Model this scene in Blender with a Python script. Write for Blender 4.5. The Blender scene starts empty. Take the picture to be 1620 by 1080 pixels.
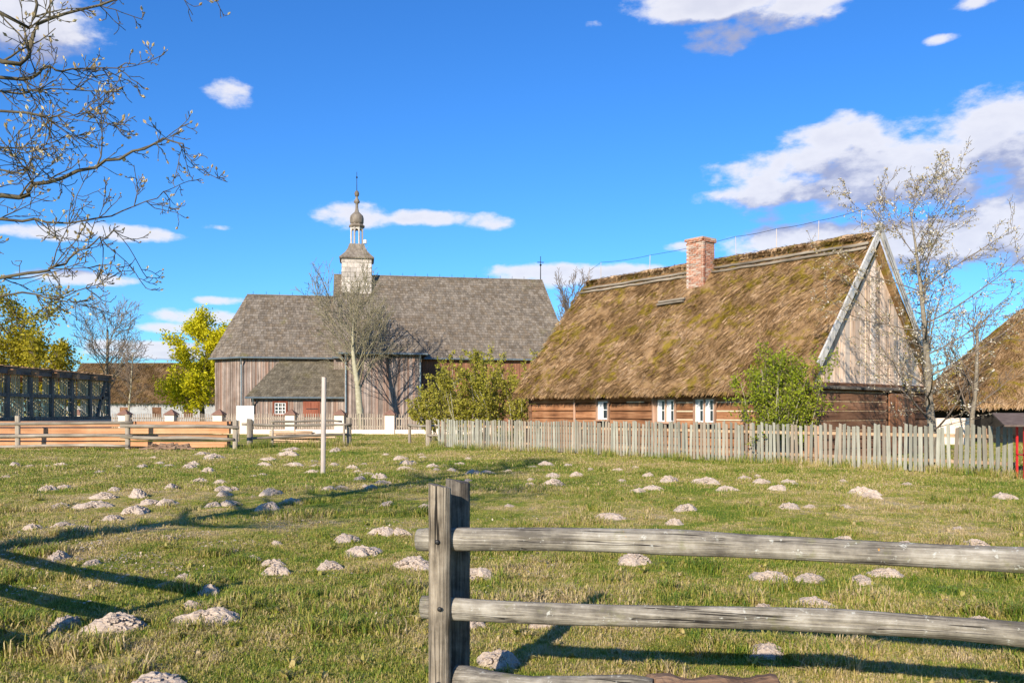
import bpy, math, random
import numpy as np
from mathutils import Vector, Matrix
R = math.radians
scene = bpy.context.scene
col = scene.collection

# ---------------------------------------------------------------- camera
cam = bpy.data.objects.new('camera', bpy.data.cameras.new('camera'))
col.objects.link(cam); scene.camera = cam
cam.location = (0, 0, 1.6); cam.rotation_euler = (R(90), 0, 0)
cam.data.sensor_width = 36; cam.data.lens = 30.0; cam.data.shift_y = 0.0685
cam.data.clip_start = 0.1; cam.data.clip_end = 3000

# ---------------------------------------------------------------- light
SUN_EL, SUN_AZ = R(22.5), R(202)         # azimuth clockwise from +Y
sun = bpy.data.objects.new('sun', bpy.data.lights.new('sun', 'SUN'))
col.objects.link(sun)
sun.data.energy = 5.0; sun.data.angle = R(0.55); sun.data.color = (1.0, 0.90, 0.76)
sd = Vector((math.sin(SUN_AZ)*math.cos(SUN_EL), math.cos(SUN_AZ)*math.cos(SUN_EL), math.sin(SUN_EL)))
sun.rotation_euler = sd.to_track_quat('Z', 'Y').to_euler()
sun.location = (-20, -40, 40)
scene.view_settings.view_transform = 'Standard'
scene.view_settings.look = 'None'
scene.view_settings.exposure = 0.56
scene.view_settings.gamma = 1.0
scene.cycles.max_bounces = 4
scene.cycles.transparent_max_bounces = 6
scene.cycles.use_denoising = True

# ---------------------------------------------------------------- world: clear sky with fair-weather clouds
world = bpy.data.worlds.new('World'); scene.world = world; world.use_nodes = True

class NT:
    """tiny helper to write node trees"""
    def __init__(s, tree): s.t = tree; s.n = tree.nodes; s.l = tree.links
    def new(s, typ, **kw):
        n = s.n.new(typ)
        for k, v in kw.items(): setattr(n, k, v)
        return n
    def put(s, sock, v):
        if isinstance(v, bpy.types.NodeSocket): s.l.new(v, sock)
        elif v is not None: sock.default_value = v
    def math(s, op, a, b=None, c=None, clamp=False):
        n = s.new('ShaderNodeMath', operation=op, use_clamp=clamp)
        s.put(n.inputs[0], a); s.put(n.inputs[1], b)
        if c is not None: s.put(n.inputs[2], c)
        return n.outputs[0]
    def vmath(s, op, a, b=None):
        n = s.new('ShaderNodeVectorMath', operation=op)
        s.put(n.inputs[0], a)
        if b is not None: s.put(n.inputs[1], b)
        return n.outputs[0]
    def noise(s, vec, scale, detail=4, rough=0.55, dist=0.0):
        n = s.new('ShaderNodeTexNoise')
        s.put(n.inputs['Vector'], vec); n.inputs['Scale'].default_value = scale
        n.inputs['Detail'].default_value = detail; n.inputs['Roughness'].default_value = rough
        n.inputs['Distortion'].default_value = dist
        return n.outputs['Fac']
    def ramp(s, fac, stops):
        n = s.new('ShaderNodeValToRGB'); s.put(n.inputs[0], fac)
        e = n.color_ramp.elements
        while len(e) < len(stops): e.new(0.5)
        for i, (p, c) in enumerate(stops):
            e[i].position = p; e[i].color = (c, c, c, 1) if not hasattr(c, '__len__') else (*c[:3], 1)
        return n.outputs[0]
    def mix(s, fac, a, b, mode='MIX'):
        n = s.new('ShaderNodeMix', data_type='RGBA', blend_type=mode)
        s.put(n.inputs[0], fac)
        for sock, v in ((n.inputs[6], a), (n.inputs[7], b)):
            if isinstance(v, bpy.types.NodeSocket): s.l.new(v, sock)
            else: sock.default_value = (*v[:3], 1)
        return n.outputs[2]
    def mapr(s, v, a, b, c=0.0, d=1.0, smooth=True):
        n = s.new('ShaderNodeMapRange', interpolation_type='SMOOTHSTEP' if smooth else 'LINEAR')
        s.put(n.inputs[0], v)
        for i, k in enumerate((a, b, c, d)): n.inputs[i+1].default_value = k
        return n.outputs[0]

def sky_dir(px, py):      # photograph position of a cloud -> azimuth, elevation
    x, z = (px-810)/1350, (651-py)/1350
    return math.atan2(x, 1), math.atan2(z, math.hypot(1, x))
CLOUDS = [(1470,262,330,72),(1600,215,170,70),(1350,215,110,34),(1270,304,190,24),(1440,300,200,34),(1470,385,300,48),(1290,372,110,22),(1640,340,130,60),
 (965,437,190,22),(870,432,120,18),(1130,2,165,30),(1250,10,95,32),(1140,60,62,24),(367,147,46,24),(560,340,72,26),
 (675,343,82,15),(775,352,42,16),(215,370,80,14),(120,440,90,12),(300,500,85,14),(270,518,80,10),(30,30,130,50),
 (1535,5,34,10),(340,360,34,7),(1075,391,36,10),(60,368,60,12),(350,475,50,8),(940,38,18,8),(1490,62,24,7),(210,548,120,12),(250,560,140,9)]
grp = bpy.data.node_groups.new('cloud_density', 'ShaderNodeTree')
grp.interface.new_socket('Vector', in_out='INPUT', socket_type='NodeSocketVector')
grp.interface.new_socket('Density', in_out='OUTPUT', socket_type='NodeSocketFloat')
g = NT(grp)
gi = g.new('NodeGroupInput'); go = g.new('NodeGroupOutput')
sep = g.new('ShaderNodeSeparateXYZ'); g.l.new(gi.outputs[0], sep.inputs[0])
az = g.math('ARCTAN2', sep.outputs[0], sep.outputs[1]); el = g.math('ARCSINE', sep.outputs[2])
best = None
for (px, py, rx, ry) in CLOUDS:
    a, e = sky_dir(px, py); ra, re = rx/1350, ry/1350
    u = g.math('MULTIPLY_ADD', az, 1/ra, -a/ra); v = g.math('MULTIPLY_ADD', el, 1/re, -e/re)
    q = g.math('SUBTRACT', 1.0, g.math('ADD', g.math('MULTIPLY', u, u), g.math('MULTIPLY', v, v)))
    q = g.math('MULTIPLY', q, min(1.0, 0.45+rx/300))
    best = q if best is None else g.math('SMOOTH_MAX', best, q, 0.15)
st = g.vmath('MULTIPLY', gi.outputs[0], (1, 1, 2.0))
n1 = g.noise(st, 10.0, 3, 0.55, 0.0); n3 = g.noise(st, 36.0, 6, 0.62, 0.0); n2 = g.noise(st, 2.2, 3, 0.5)
# the rest of the sky carries the same kind of small clouds
wide = g.math('MULTIPLY_ADD', n2, 5.0, -3.35)
back = g.mapr(sep.outputs[1], 0.45, 0.75, 1.0, 0.0)
wide = g.math('MULTIPLY_ADD', back, 3.0, g.math('SUBTRACT', wide, 3.0))
best = g.math('MAXIMUM', g.math('MAXIMUM', best, wide), -0.9)
dens = g.math('ADD', g.math('MULTIPLY', best, 1.3), g.math('ADD', g.math('MULTIPLY_ADD', n1, 2.6, -1.3), g.math('MULTIPLY_ADD', n3, 1.7, -.90)))
g.l.new(dens, go.inputs[0])

w = NT(world.node_tree); w.n.clear()
out = w.new('ShaderNodeOutputWorld'); bg = w.new('ShaderNodeBackground'); w.l.new(bg.outputs[0], out.inputs[0])
sky = w.new('ShaderNodeTexSky', sky_type='NISHITA', sun_disc=False)
sky.sun_elevation = SUN_EL; sky.sun_rotation = SUN_AZ
sky.air_density = 1.0; sky.dust_density = 0.25; sky.ozone_density = 2.0
hs = w.new('ShaderNodeHueSaturation'); hs.inputs['Saturation'].default_value = 1.18; hs.inputs['Value'].default_value = 1.1
w.l.new(sky.outputs[0], hs.inputs['Color'])
tc = w.new('ShaderNodeTexCoord')
def dnode(vec):
    n = w.new('ShaderNodeGroup'); n.node_tree = grp; w.put(n.inputs[0], vec); return n.outputs[0]
d0 = dnode(tc.outputs['Generated'])
d1 = dnode(w.vmath('NORMALIZE', w.vmath('ADD', tc.outputs['Generated'], (-0.010, 0, 0.036))))
alpha = w.mapr(d0, 0.0, 0.85)
lit = w.mapr(w.math('SUBTRACT', d0, d1), -0.45, 0.65)
lit = w.math('MULTIPLY', lit, w.mapr(d0, 1.9, 0.5, 0.72, 1.0))
ccol = w.mix(lit, (2.9, 3.2, 4.7), (6.7, 6.7, 7.2))
skyc = w.mix(1.0, hs.outputs[0], (.42, .84, 1.34), 'MULTIPLY')
w.l.new(w.mix(w.math('MULTIPLY', alpha, 0.93), skyc, ccol), bg.inputs[0])
bg.inputs[1].default_value = 0.092

# ================================================================= helpers
rng = np.random.default_rng(7); random.seed(7)
def lattice(ix, iy, seed):
    h = np.sin(ix*127.1 + iy*311.7 + seed*74.7)*43758.5453
    return h - np.floor(h)
def vnoise(x, y, seed=0):
    x = np.asarray(x, float); y = np.asarray(y, float)
    ix, iy = np.floor(x), np.floor(y); fx, fy = x-ix, y-iy
    fx = fx*fx*(3-2*fx); fy = fy*fy*(3-2*fy)
    a, b = lattice(ix, iy, seed), lattice(ix+1, iy, seed)
    c, d = lattice(ix, iy+1, seed), lattice(ix+1, iy+1, seed)
    return (a+(b-a)*fx)*(1-fy) + (c+(d-c)*fx)*fy
def fbm(x, y, seed=0, o=3):
    s, a, t = 0, 1, 0
    for i in range(o):
        s = s + a*vnoise(np.asarray(x)*2**i, np.asarray(y)*2**i, seed+i*13); t += a; a *= .5
    return s/t

def link(o, parent=None):
    col.objects.link(o)
    if parent is not None: o.parent = parent
    return o
def tag(o, label=None, cat=None, group=None, kind=None):
    if label: o['label'] = label
    if cat: o['category'] = cat
    if group: o['group'] = group
    if kind: o['kind'] = kind
    return o
def empty(name, loc=(0,0,0), rz=0, label=None, cat=None, group=None):
    o = bpy.data.objects.new(name, None); col.objects.link(o)
    o.location = loc; o.rotation_euler = (0, 0, rz); o.empty_display_size = .2
    return tag(o, label, cat, group)

class MB:
    """collects faces, with one random number per piece, into one mesh"""
    def __init__(s): s.v = []; s.f = []; s.r = []
    def add(s, vs, fs, r=None):
        b = len(s.v); r = random.random() if r is None else r
        s.v.extend([tuple(p) for p in vs]); s.f.extend([tuple(i+b for i in f) for f in fs]); s.r.extend([r]*len(fs))
    HEX = [(0,3,2,1),(4,5,6,7),(0,1,5,4),(1,2,6,5),(2,3,7,6),(3,0,4,7)]
    def box(s, x0, x1, y0, y1, z0, z1, r=None):
        s.add([(x0,y0,z0),(x1,y0,z0),(x1,y1,z0),(x0,y1,z0),(x0,y0,z1),(x1,y0,z1),(x1,y1,z1),(x0,y1,z1)], s.HEX, r)
    def hexa(s, pts, r=None): s.add(pts, s.HEX, r)
    def bar(s, a, b, wx, wz, r=None, up=(0,0,1)):
        a, b = Vector(a), Vector(b); d = (b-a).normalized(); u = Vector(up)
        sd_ = d.cross(u)
        if sd_.length < 1e-4: sd_ = d.cross(Vector((1,0,0)))
        sd_.normalize(); u = sd_.cross(d).normalized()
        sx, sz = sd_*wx/2, u*wz/2
        s.add([a-sx-sz, a+sx-sz, b+sx-sz, b-sx-sz, a-sx+sz, a+sx+sz, b+sx+sz, b-sx+sz], s.HEX, r)
    def tube(s, pts, rad, n=6, cap=True, r=None, wob=0.0):
        pts = [Vector(p) for p in pts]; m = len(pts); vs = []; fs = []
        ref = Vector((0.3, 0.2, 1)) if abs((pts[-1]-pts[0]).normalized().z) < .9 else Vector((1, 0.1, 0))
        for i, p in enumerate(pts):
            d = (pts[min(i+1, m-1)]-pts[max(i-1, 0)]).normalized()
            a = d.cross(ref).normalized(); b = d.cross(a)
            for k in range(n):
                t = 2*math.pi*k/n; q = rad[i]*(1+wob*(random.random()-.5))
                vs.append(p + a*math.cos(t)*q + b*math.sin(t)*q)
        for i in range(m-1):
            for k in range(n):
                k2 = (k+1) % n
                fs.append((i*n+k, i*n+k2, (i+1)*n+k2, (i+1)*n+k))
        if cap: fs.append(tuple(range(n))[::-1]); fs.append(tuple((m-1)*n+k for k in range(n)))
        s.add(vs, fs, r)
    def lathe(s, prof, n=12, c=(0,0), r=None):
        vs = []; fs = []; m = len(prof)
        for (rr, z) in prof:
            for k in range(n):
                t = 2*math.pi*(k+.5)/n; vs.append((c[0]+rr*math.cos(t), c[1]+rr*math.sin(t), z))
        for i in range(m-1):
            for k in range(n):
                k2 = (k+1) % n; fs.append((i*n+k, i*n+k2, (i+1)*n+k2, (i+1)*n+k))
        fs.append(tuple(range(n))[::-1]); fs.append(tuple((m-1)*n+k for k in range(n)))
        s.add(vs, fs, r)
    def mesh(s, name, mat=None, smooth=False):
        me = bpy.data.meshes.new(name); me.from_pydata(s.v, [], s.f)
        at = me.attributes.new('rnd', 'FLOAT', 'FACE'); at.data.foreach_set('value', s.r)
        if smooth: me.polygons.foreach_set('use_smooth', [True]*len(me.polygons))
        if mat: me.materials.append(mat)
        return me
    def build(s, name, mat, parent=None, smooth=False, kind=None):
        o = link(bpy.data.objects.new(name, s.mesh(name, mat, smooth)), parent)
        if kind: o['kind'] = kind
        return o
def quads(name, V, mat, rnd, parent=None, kind=None, nper=4):
    """V (n,4,3) -> one mesh of n loose quads"""
    n = len(V); me = bpy.data.meshes.new(name)
    me.vertices.add(n*4); me.vertices.foreach_set('co', V.reshape(-1).astype(np.float32))
    me.loops.add(n*4); me.loops.foreach_set('vertex_index', np.arange(n*4, dtype=np.int32))
    me.polygons.add(n); me.polygons.foreach_set('loop_start', np.arange(0, n*4, 4, dtype=np.int32))
    me.update(calc_edges=True)
    at = me.attributes.new('rnd', 'FLOAT', 'FACE'); at.data.foreach_set('value', np.asarray(rnd, np.float32))
    me.materials.append(mat)
    o = link(bpy.data.objects.new(name, me), parent)
    if kind: o['kind'] = kind
    return o
def piece(name, me, parent, loc=(0,0,0), rot=(0,0,0), sc=(1,1,1)):
    o = link(bpy.data.objects.new(name, me), parent)
    o.location = loc; o.rotation_euler = rot; o.scale = sc
    return o

# ================================================================= materials
def new_mat(name, rough=0.85, spec=0.25):
    m = bpy.data.materials.new(name); m.use_nodes = True
    t = NT(m.node_tree); b = t.n['Principled BSDF']
    b.inputs['Roughness'].default_value = rough; b.inputs['Specular IOR Level'].default_value = spec
    return m, t, b
def bump(t, b, h, strength=.4, dist=.02):
    n = t.new('ShaderNodeBump'); n.inputs['Strength'].default_value = strength; n.inputs['Distance'].default_value = dist
    t.l.new(h, n.inputs['Height']); t.l.new(n.outputs[0], b.inputs['Normal'])
def rnd_of(t):
    a = t.new('ShaderNodeAttribute', attribute_name='rnd'); o = t.new('ShaderNodeObjectInfo')
    return t.math('FRACT', t.math('ADD', a.outputs['Fac'], o.outputs['Random']))
def wood(name, dark, mid, light, axis='z', s=14, stretch=.07, vary=.5, bstr=.5, bdist=.01, rough=.85, tint=None, tint_amt=.0, spots=None):
    m, t, b = new_mat(name, rough)
    c = t.new('ShaderNodeTexCoord'); mp = t.new('ShaderNodeMapping'); t.l.new(c.outputs['Object'], mp.inputs[0])
    k = [s, s, s]; k['xyz'.index(axis)] = s*stretch; mp.inputs['Scale'].default_value = k
    r = rnd_of(t)
    off = t.vmath('ADD', mp.outputs[0], t.vmath('SCALE', (31.0, 17.0, 23.0))) if False else mp.outputs[0]
    cmb = t.new('ShaderNodeCombineXYZ')
    for i in range(3): t.l.new(t.math('MULTIPLY', r, (37.0, 53.0, 71.0)[i]), cmb.inputs[i])
    off = t.vmath('ADD', mp.outputs[0], cmb.outputs[0])
    n1 = t.noise(off, 1.0, 6, .65, .3); n2 = t.noise(c.outputs['Object'], 1.3, 3, .5)
    fac = t.math('ADD', t.math('MULTIPLY', n1, .8), t.math('MULTIPLY_ADD', n2, .5, -.15))
    base = t.ramp(fac, [(.30, dark), (.50, mid), (.72, light)])
    if tint is not None:
        base = t.mix(t.math('MULTIPLY', t.mapr(r, .55, .9), tint_amt), base, tint)
    val = t.math('MULTIPLY_ADD', t.math('FRACT', t.math('MULTIPLY', r, 7.31)), vary, 1-vary/2)
    cc = t.new('ShaderNodeCombineColor')
    for i in range(3): t.l.new(val, cc.inputs[i])
    base = t.mix(1.0, base, cc.outputs[0], 'MULTIPLY')
    if spots:
        for (scol, sc_, lo, hi) in spots:
            base = t.mix(t.mapr(t.noise(c.outputs['Object'], sc_, 4, .6), lo, hi), base, scol)
    t.l.new(base, b.inputs['Base Color'])
    crack = t.mapr(n1, .30, .42); h = t.math('ADD', n1, t.math('MULTIPLY', crack, .6))
    bump(t, b, h, bstr, bdist)
    return m
def plain(name, c1, c2, scale=6, rough=.8, bstr=.2, bdist=.01, metal=0, vary=.0):
    m, t, b = new_mat(name, rough)
    c = t.new('ShaderNodeTexCoord')
    n = t.noise(c.outputs['Object'], scale, 5, .6)
    base = t.ramp(n, [(.3, c1), (.7, c2)])
    if vary:
        r = rnd_of(t); val = t.math('MULTIPLY_ADD', r, vary, 1-vary/2); cc = t.new('ShaderNodeCombineColor')
        for i in range(3): t.l.new(val, cc.inputs[i])
        base = t.mix(1.0, base, cc.outputs[0], 'MULTIPLY')
    t.l.new(base, b.inputs['Base Color']); b.inputs['Metallic'].default_value = metal
    bump(t, b, n, bstr, bdist)
    return m
def leafmat(name, cols, trans=.35, nscale=.8):
    m, t, b = new_mat(name, .6, .2)
    ge = t.new('ShaderNodeNewGeometry'); a = t.new('ShaderNodeAttribute', attribute_name='rnd')
    n = t.noise(ge.outputs['Position'], nscale, 3)
    f = t.math('ADD', t.math('MULTIPLY', a.outputs['Fac'], .6), t.math('MULTIPLY_ADD', n, .9, -.25))
    c = t.ramp(f, [(.15, cols[0]), (.5, cols[1]), (.85, cols[2])])
    t.l.new(c, b.inputs['Base Color'])
    tr = t.new('ShaderNodeBsdfTranslucent'); t.l.new(c, tr.inputs[0])
    mx = t.new('ShaderNodeMixShader'); mx.inputs[0].default_value = trans
    t.l.new(b.outputs[0], mx.inputs[1]); t.l.new(tr.outputs[0], mx.inputs[2])
    t.l.new(mx.outputs[0], t.n['Material Output'].inputs[0])
    return m

def grass_color(t, pos, extra=None):
    """lawn colours that follow patches of the field, in world metres"""
    big = t.noise(pos, .22, 4, .6); mid = t.noise(pos, 1.1, 6, .72); fine = t.noise(pos, 7.0, 4, .6)
    f = t.math('ADD', t.math('MULTIPLY', big, .55), t.math('ADD', t.math('MULTIPLY', mid, .55), t.math('MULTIPLY', fine, .3)))
    f = t.math('MULTIPLY_ADD', f, 1.75, -.525)
    if extra is not None: f = t.math('ADD', f, t.math('MULTIPLY_ADD', extra, .34, -.17))
    return t.ramp(f, [(.44, (.095,.165,.018)), (.57, (.195,.25,.028)), (.68, (.32,.31,.052)), (.79, (.46,.36,.12)), (.93, (.56,.43,.235))])
M = {}
def ground_mat():
    m, t, b = new_mat('meadow_ground', .95, .1)
    ge = t.new('ShaderNodeNewGeometry'); pos = ge.outputs['Position']
    c = grass_color(t, pos)
    soil = t.mix(t.noise(pos, 9, 4), (.27,.19,.11), (.44,.34,.22))
    patch = t.math('MULTIPLY', t.mapr(t.noise(pos, 1.6, 5, .65), .56, .70), .75)
    c = t.mix(patch, c, soil)
    t.l.new(c, b.inputs['Base Color'])
    bump(t, b, t.math('ADD', t.noise(pos, 25, 4, .7), t.noise(pos, 4, 3)), .9, .05)
    return m
def blade_mat():
    m, t, b = new_mat('grass_blades', .55, .25)
    ge = t.new('ShaderNodeNewGeometry'); a = t.new('ShaderNodeAttribute', attribute_name='rnd')
    c = grass_color(t, ge.outputs['Position'], a.outputs['Fac'])
    t.l.new(c, b.inputs['Base Color'])
    tr = t.new('ShaderNodeBsdfTranslucent'); t.l.new(c, tr.inputs[0])
    mx = t.new('ShaderNodeMixShader'); mx.inputs[0].default_value = .30
    t.l.new(b.outputs[0], mx.inputs[1]); t.l.new(tr.outputs[0], mx.inputs[2])
    t.l.new(mx.outputs[0], t.n['Material Output'].inputs[0])
    return m
def thatch_mat(name, moss=1.0, dark=1.0):
    m, t, b = new_mat(name, .95, .05)
    c = t.new('ShaderNodeTexCoord'); pos = c.outputs['Object']
    a = t.new('ShaderNodeAttribute', attribute_name='rnd')
    big = t.noise(pos, .55, 4, .6, .4); mid = t.noise(pos, 2.4, 5, .65)
    f = t.math('ADD', t.math('MULTIPLY', mid, .42), t.math('ADD', t.math('MULTIPLY_ADD', big, .34, .12), t.math('MULTIPLY_ADD', a.outputs['Fac'], .46, -.23)))
    d = dark
    base = t.ramp(f, [(.26, (.10*d,.056*d,.022*d)), (.44, (.235*d,.138*d,.062*d)), (.58, (.40*d,.25*d,.125*d)), (.78, (.64*d,.44*d,.27*d))])
    sx = t.new('ShaderNodeSeparateXYZ'); t.l.new(pos, sx.inputs[0])
    mo = t.math('ADD', t.noise(pos, .9, 5, .7, .5), t.math('MULTIPLY', t.noise(pos, 5, 3), .35))
    base = t.mix(t.math('MULTIPLY', t.mapr(mo, .68, .82), .8*moss), base, (.24,.175,.012))
    t.l.new(base, b.inputs['Base Color'])
    mp = t.new('ShaderNodeMapping'); t.l.new(pos, mp.inputs[0]); mp.inputs['Scale'].default_value = (40, 5, 5); mp.inputs['Rotation'].default_value = (0, 0, .35)
    bump(t, b, t.math('ADD', t.noise(mp.outputs[0], 1, 5, .7), t.noise(pos, 6, 4)), 1.0, .06)
    return m
M['ground'] = ground_mat(); M['blade'] = blade_mat()
M['thatch'] = thatch_mat('thatch'); M['thatch_old'] = thatch_mat('old_thatch', .3, .55)
def logwood(name, axis, dark, mid, light, lichen=True):
    m, t, b = new_mat(name, .9, .15)
    c = t.new('ShaderNodeTexCoord'); oi = t.new('ShaderNodeObjectInfo')
    cmb = t.new('ShaderNodeCombineXYZ')
    for i in range(3): t.l.new(t.math('MULTIPLY', oi.outputs['Random'], (37.0, 53.0, 71.0)[i]), cmb.inputs[i])
    pos = t.vmath('ADD', c.outputs['Object'], cmb.outputs[0])
    def st(k, f):
        v = [k, k, k]; v['xyz'.index(axis)] = k*f
        return t.vmath('MULTIPLY', pos, tuple(v))
    fine = t.noise(st(150, .025), 1, 5, .7); mid_ = t.noise(st(38, .05), 1, 5, .65, .4); blot = t.noise(pos, 9, 5, .65); big = t.noise(pos, 2.2, 3)
    f = t.math('ADD', t.math('ADD', t.math('MULTIPLY', fine, .34), t.math('MULTIPLY', mid_, .36)), t.math('ADD', t.math('MULTIPLY', blot, .34), t.math('MULTIPLY_ADD', big, .3, -.17)))
    base = t.ramp(f, [(.42, dark), (.53, mid), (.64, light)])
    ck = t.noise(st(26, .010), 1, 2, .4, .1)
    crack = t.mapr(t.math('ABSOLUTE', t.math('SUBTRACT', ck, .5)), .002, .010)
    gate = t.mapr(t.noise(pos, 1.7, 2), .44, .52)
    crack = t.math('SUBTRACT', 1.0, t.math('MULTIPLY', t.math('SUBTRACT', 1.0, crack), gate))
    base = t.mix(crack, (.022, .018, .014), base)
    if lichen:
        base = t.mix(t.math('MULTIPLY', t.mapr(t.noise(pos, 24, 5, .7), .60, .68), .75), base, (.50, .49, .43))
        base = t.mix(t.math('MULTIPLY', t.mapr(t.noise(pos, 5, 4, .7), .58, .72), .55), base, (.17, .165, .06))
        base = t.mix(t.mapr(t.noise(pos, 8.5, 4, .7), .735, .76), base, (.62, .27, .03))
    t.l.new(base, b.inputs['Base Color'])
    bump(t, b, t.math('ADD', t.math('ADD', t.math('MULTIPLY', fine, .5), mid_), t.math('MULTIPLY', crack, 1.2)), .9, .008)
    return m
M['grey'] = logwood('weathered_rail_log', 'x', (.115,.10,.08), (.26,.228,.18), (.43,.39,.325))
M['grey_z'] = logwood('weathered_post_log', 'z', (.13,.105,.075), (.27,.22,.16), (.40,.335,.25), False)
M['grey_dark'] = logwood('split_post_log', 'z', (.06,.05,.04), (.17,.145,.115), (.30,.26,.21), False)
M['grey_x'] = wood('weathered_grey_wood', (.13,.115,.095), (.30,.27,.225), (.46,.42,.355), 'x', 16, .06, .3, .7, .012,
                 spots=[((.62,.27,.03), 7, .72, .76), ((.52,.50,.42), 16, .64, .72), ((.16,.17,.06), 3, .64, .78)])
M['post_old'] = wood('old_fence_post', (.15,.12,.09), (.32,.265,.20), (.46,.39,.305), 'z', 12, .06, .4)
M['barge'] = wood('pale_grey_barge_board', (.30,.28,.25), (.48,.455,.42), (.62,.60,.56), 'z', 10, .1, .2)
M['railold'] = wood('old_rail_wood', (.12,.10,.075), (.27,.225,.17), (.42,.36,.28), 'x', 12, .06, .4)
M['picket'] = wood('lichen_grey_picket', (.18,.17,.13), (.30,.288,.225), (.41,.395,.32), 'z', 14, .08, .5, .3, .006, tint=(.27,.205,.145), tint_amt=.75)
M['picket_ch'] = wood('grey_brown_picket', (.20,.16,.12), (.33,.27,.205), (.44,.37,.29), 'z', 14, .08, .3, .3, .006)
M['church'] = wood('church_boards', (.115,.085,.068), (.265,.208,.173), (.42,.345,.295), 'z', 7, .06, .65, .4, .01, tint=(.27,.155,.105), tint_amt=.7)
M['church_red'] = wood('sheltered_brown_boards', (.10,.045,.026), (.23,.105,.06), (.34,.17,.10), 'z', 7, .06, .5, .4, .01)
M['shingle'] = wood('grey_roof_shingles', (.10,.08,.060), (.178,.146,.113), (.26,.22,.175), 'z', 5, .3, .45, .3, .01, tint=(.15,.11,.07), tint_amt=.6, spots=[((.15,.13,.05), .5, .62, .8)])
M['shingle_mossy'] = wood('mossy_roof_shingles', (.085,.07,.048), (.145,.12,.082), (.21,.18,.13), 'z', 5, .3, .5, .3, .01, spots=[((.12,.10,.035), .7, .55, .85)])
M['shingle_pale'] = wood('pale_tower_shingles', (.30,.26,.22), (.44,.385,.33), (.57,.50,.44), 'z', 6, .2, .5, .3, .01)
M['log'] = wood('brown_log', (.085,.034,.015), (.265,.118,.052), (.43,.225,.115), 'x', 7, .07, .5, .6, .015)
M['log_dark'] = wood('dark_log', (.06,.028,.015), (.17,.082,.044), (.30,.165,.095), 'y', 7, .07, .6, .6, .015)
M['gable'] = wood('pale_gable_board', (.36,.23,.15), (.64,.46,.33), (.80,.64,.50), 'z', 9, .05, .62, .4, .01, tint=(.62,.55,.48), tint_amt=.6)
M['door'] = wood('red_brown_door_board', (.14,.055,.025), (.33,.15,.075), (.46,.25,.15), 'z', 9, .05, .5, .4, .01)
M['post_new'] = wood('brown_post_wood', (.20,.11,.07), (.37,.22,.14), (.48,.31,.22), 'z', 12, .06, .3)
M['fresh'] = wood('fresh_sawn_timber', (.30,.135,.06), (.44,.225,.11), (.54,.31,.17), 'x', 9, .05, .5, .2, .005)
M['plank_old'] = wood('old_plank', (.18,.11,.06), (.40,.26,.15), (.55,.39,.25), 'x', 8, .06, .5)
M['tar'] = wood('dark_frame_timber', (.075,.066,.056), (.165,.148,.128), (.27,.245,.215), 'z', 8, .08, .4)  # dark grey-brown bare timber of the barn frame
M['frame_y'] = wood('weathered_plate_timber', (.08,.065,.06), (.19,.155,.14), (.30,.25,.22), 'y', 8, .08, .3)
M['lath'] = wood('lath_pole', (.26,.21,.12), (.48,.40,.24), (.64,.54,.34), 'z', 9, .08, .6)
M['pole'] = wood('bare_pole_wood', (.36,.29,.24), (.52,.44,.38), (.64,.56,.49), 'z', 14, .05, .2, .3, .005)
M['redpaint'] = wood('red_brown_paint', (.14,.042,.024), (.24,.078,.045), (.31,.115,.07), 'z', 9, .1, .2)
M['white'] = plain('white_paint', (.66,.65,.62), (.80,.79,.76), 9, .5)
M['cream'] = plain('cream_plaster', (.70,.56,.44), (.82,.69,.56), 3, .9)
M['cap'] = plain('brown_clay_cap', (.16,.085,.06), (.27,.145,.10), 6, .8)
M['whitewash'] = plain('whitewash', (.26,.26,.27), (.42,.42,.42), 2, .9)
M['zinc'] = plain('grey_blue_zinc', (.15,.19,.21), (.24,.29,.31), 4, .45, metal=.5)
M['iron'] = plain('dark_iron', (.03,.03,.03), (.06,.055,.05), 8, .5, metal=.6)
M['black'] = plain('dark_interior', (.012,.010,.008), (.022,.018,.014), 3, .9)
M['chink'] = plain('pale_clay_chinking', (.58,.43,.28), (.74,.58,.40), 9, .9)
M['brick'] = wood('red_brick', (.24,.085,.05), (.40,.17,.10), (.52,.29,.19), 'z', 9, 1, .6, .5, .01, tint=(.42,.34,.27), tint_amt=.8, spots=[((.50,.44,.36), 7, .56, .70)])
M['mortar'] = plain('lime_mortar', (.42,.36,.29), (.55,.48,.40), 12, .95, .6)
M['sand'] = plain('pale_sandy_soil', (.37,.287,.215), (.60,.485,.385), 15, .95, .8, .03)
M['soil'] = plain('brown_soil', (.16,.095,.06), (.30,.20,.13), 9, .95, .8, .03)
M['rot'] = wood('rotten_log', (.055,.03,.018), (.17,.10,.06), (.30,.20,.13), 'x', 12, .1, .3, 1.0, .03)
M['red'] = plain('red_enamel', (.55,.018,.02), (.62,.03,.03), 4, .35)
M['roofboard'] = plain('brown_bitumen_board', (.10,.07,.055), (.17,.125,.10), 7, .8)
M['bark'] = plain('grey_bark', (.14,.115,.085), (.29,.245,.18), 9, .9, .8, .02)
M['bark_pale'] = plain('pale_green_bark', (.26,.23,.14), (.44,.40,.28), 5, .9, .6, .02)
M['bark_dark'] = plain('dark_bark', (.065,.052,.035), (.15,.125,.075), 9, .9, .8, .02)
M['branch'] = plain('olive_brown_branches', (.17,.145,.085), (.28,.245,.155), 4, .9)
M['twig'] = plain('brown_twigs', (.13,.095,.07), (.22,.17,.125), 4, .9)
M['leaf_y'] = leafmat('yellow_green_leaf', ((.42,.40,.008), (.64,.58,.014), (.74,.66,.03)), .4)
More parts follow.
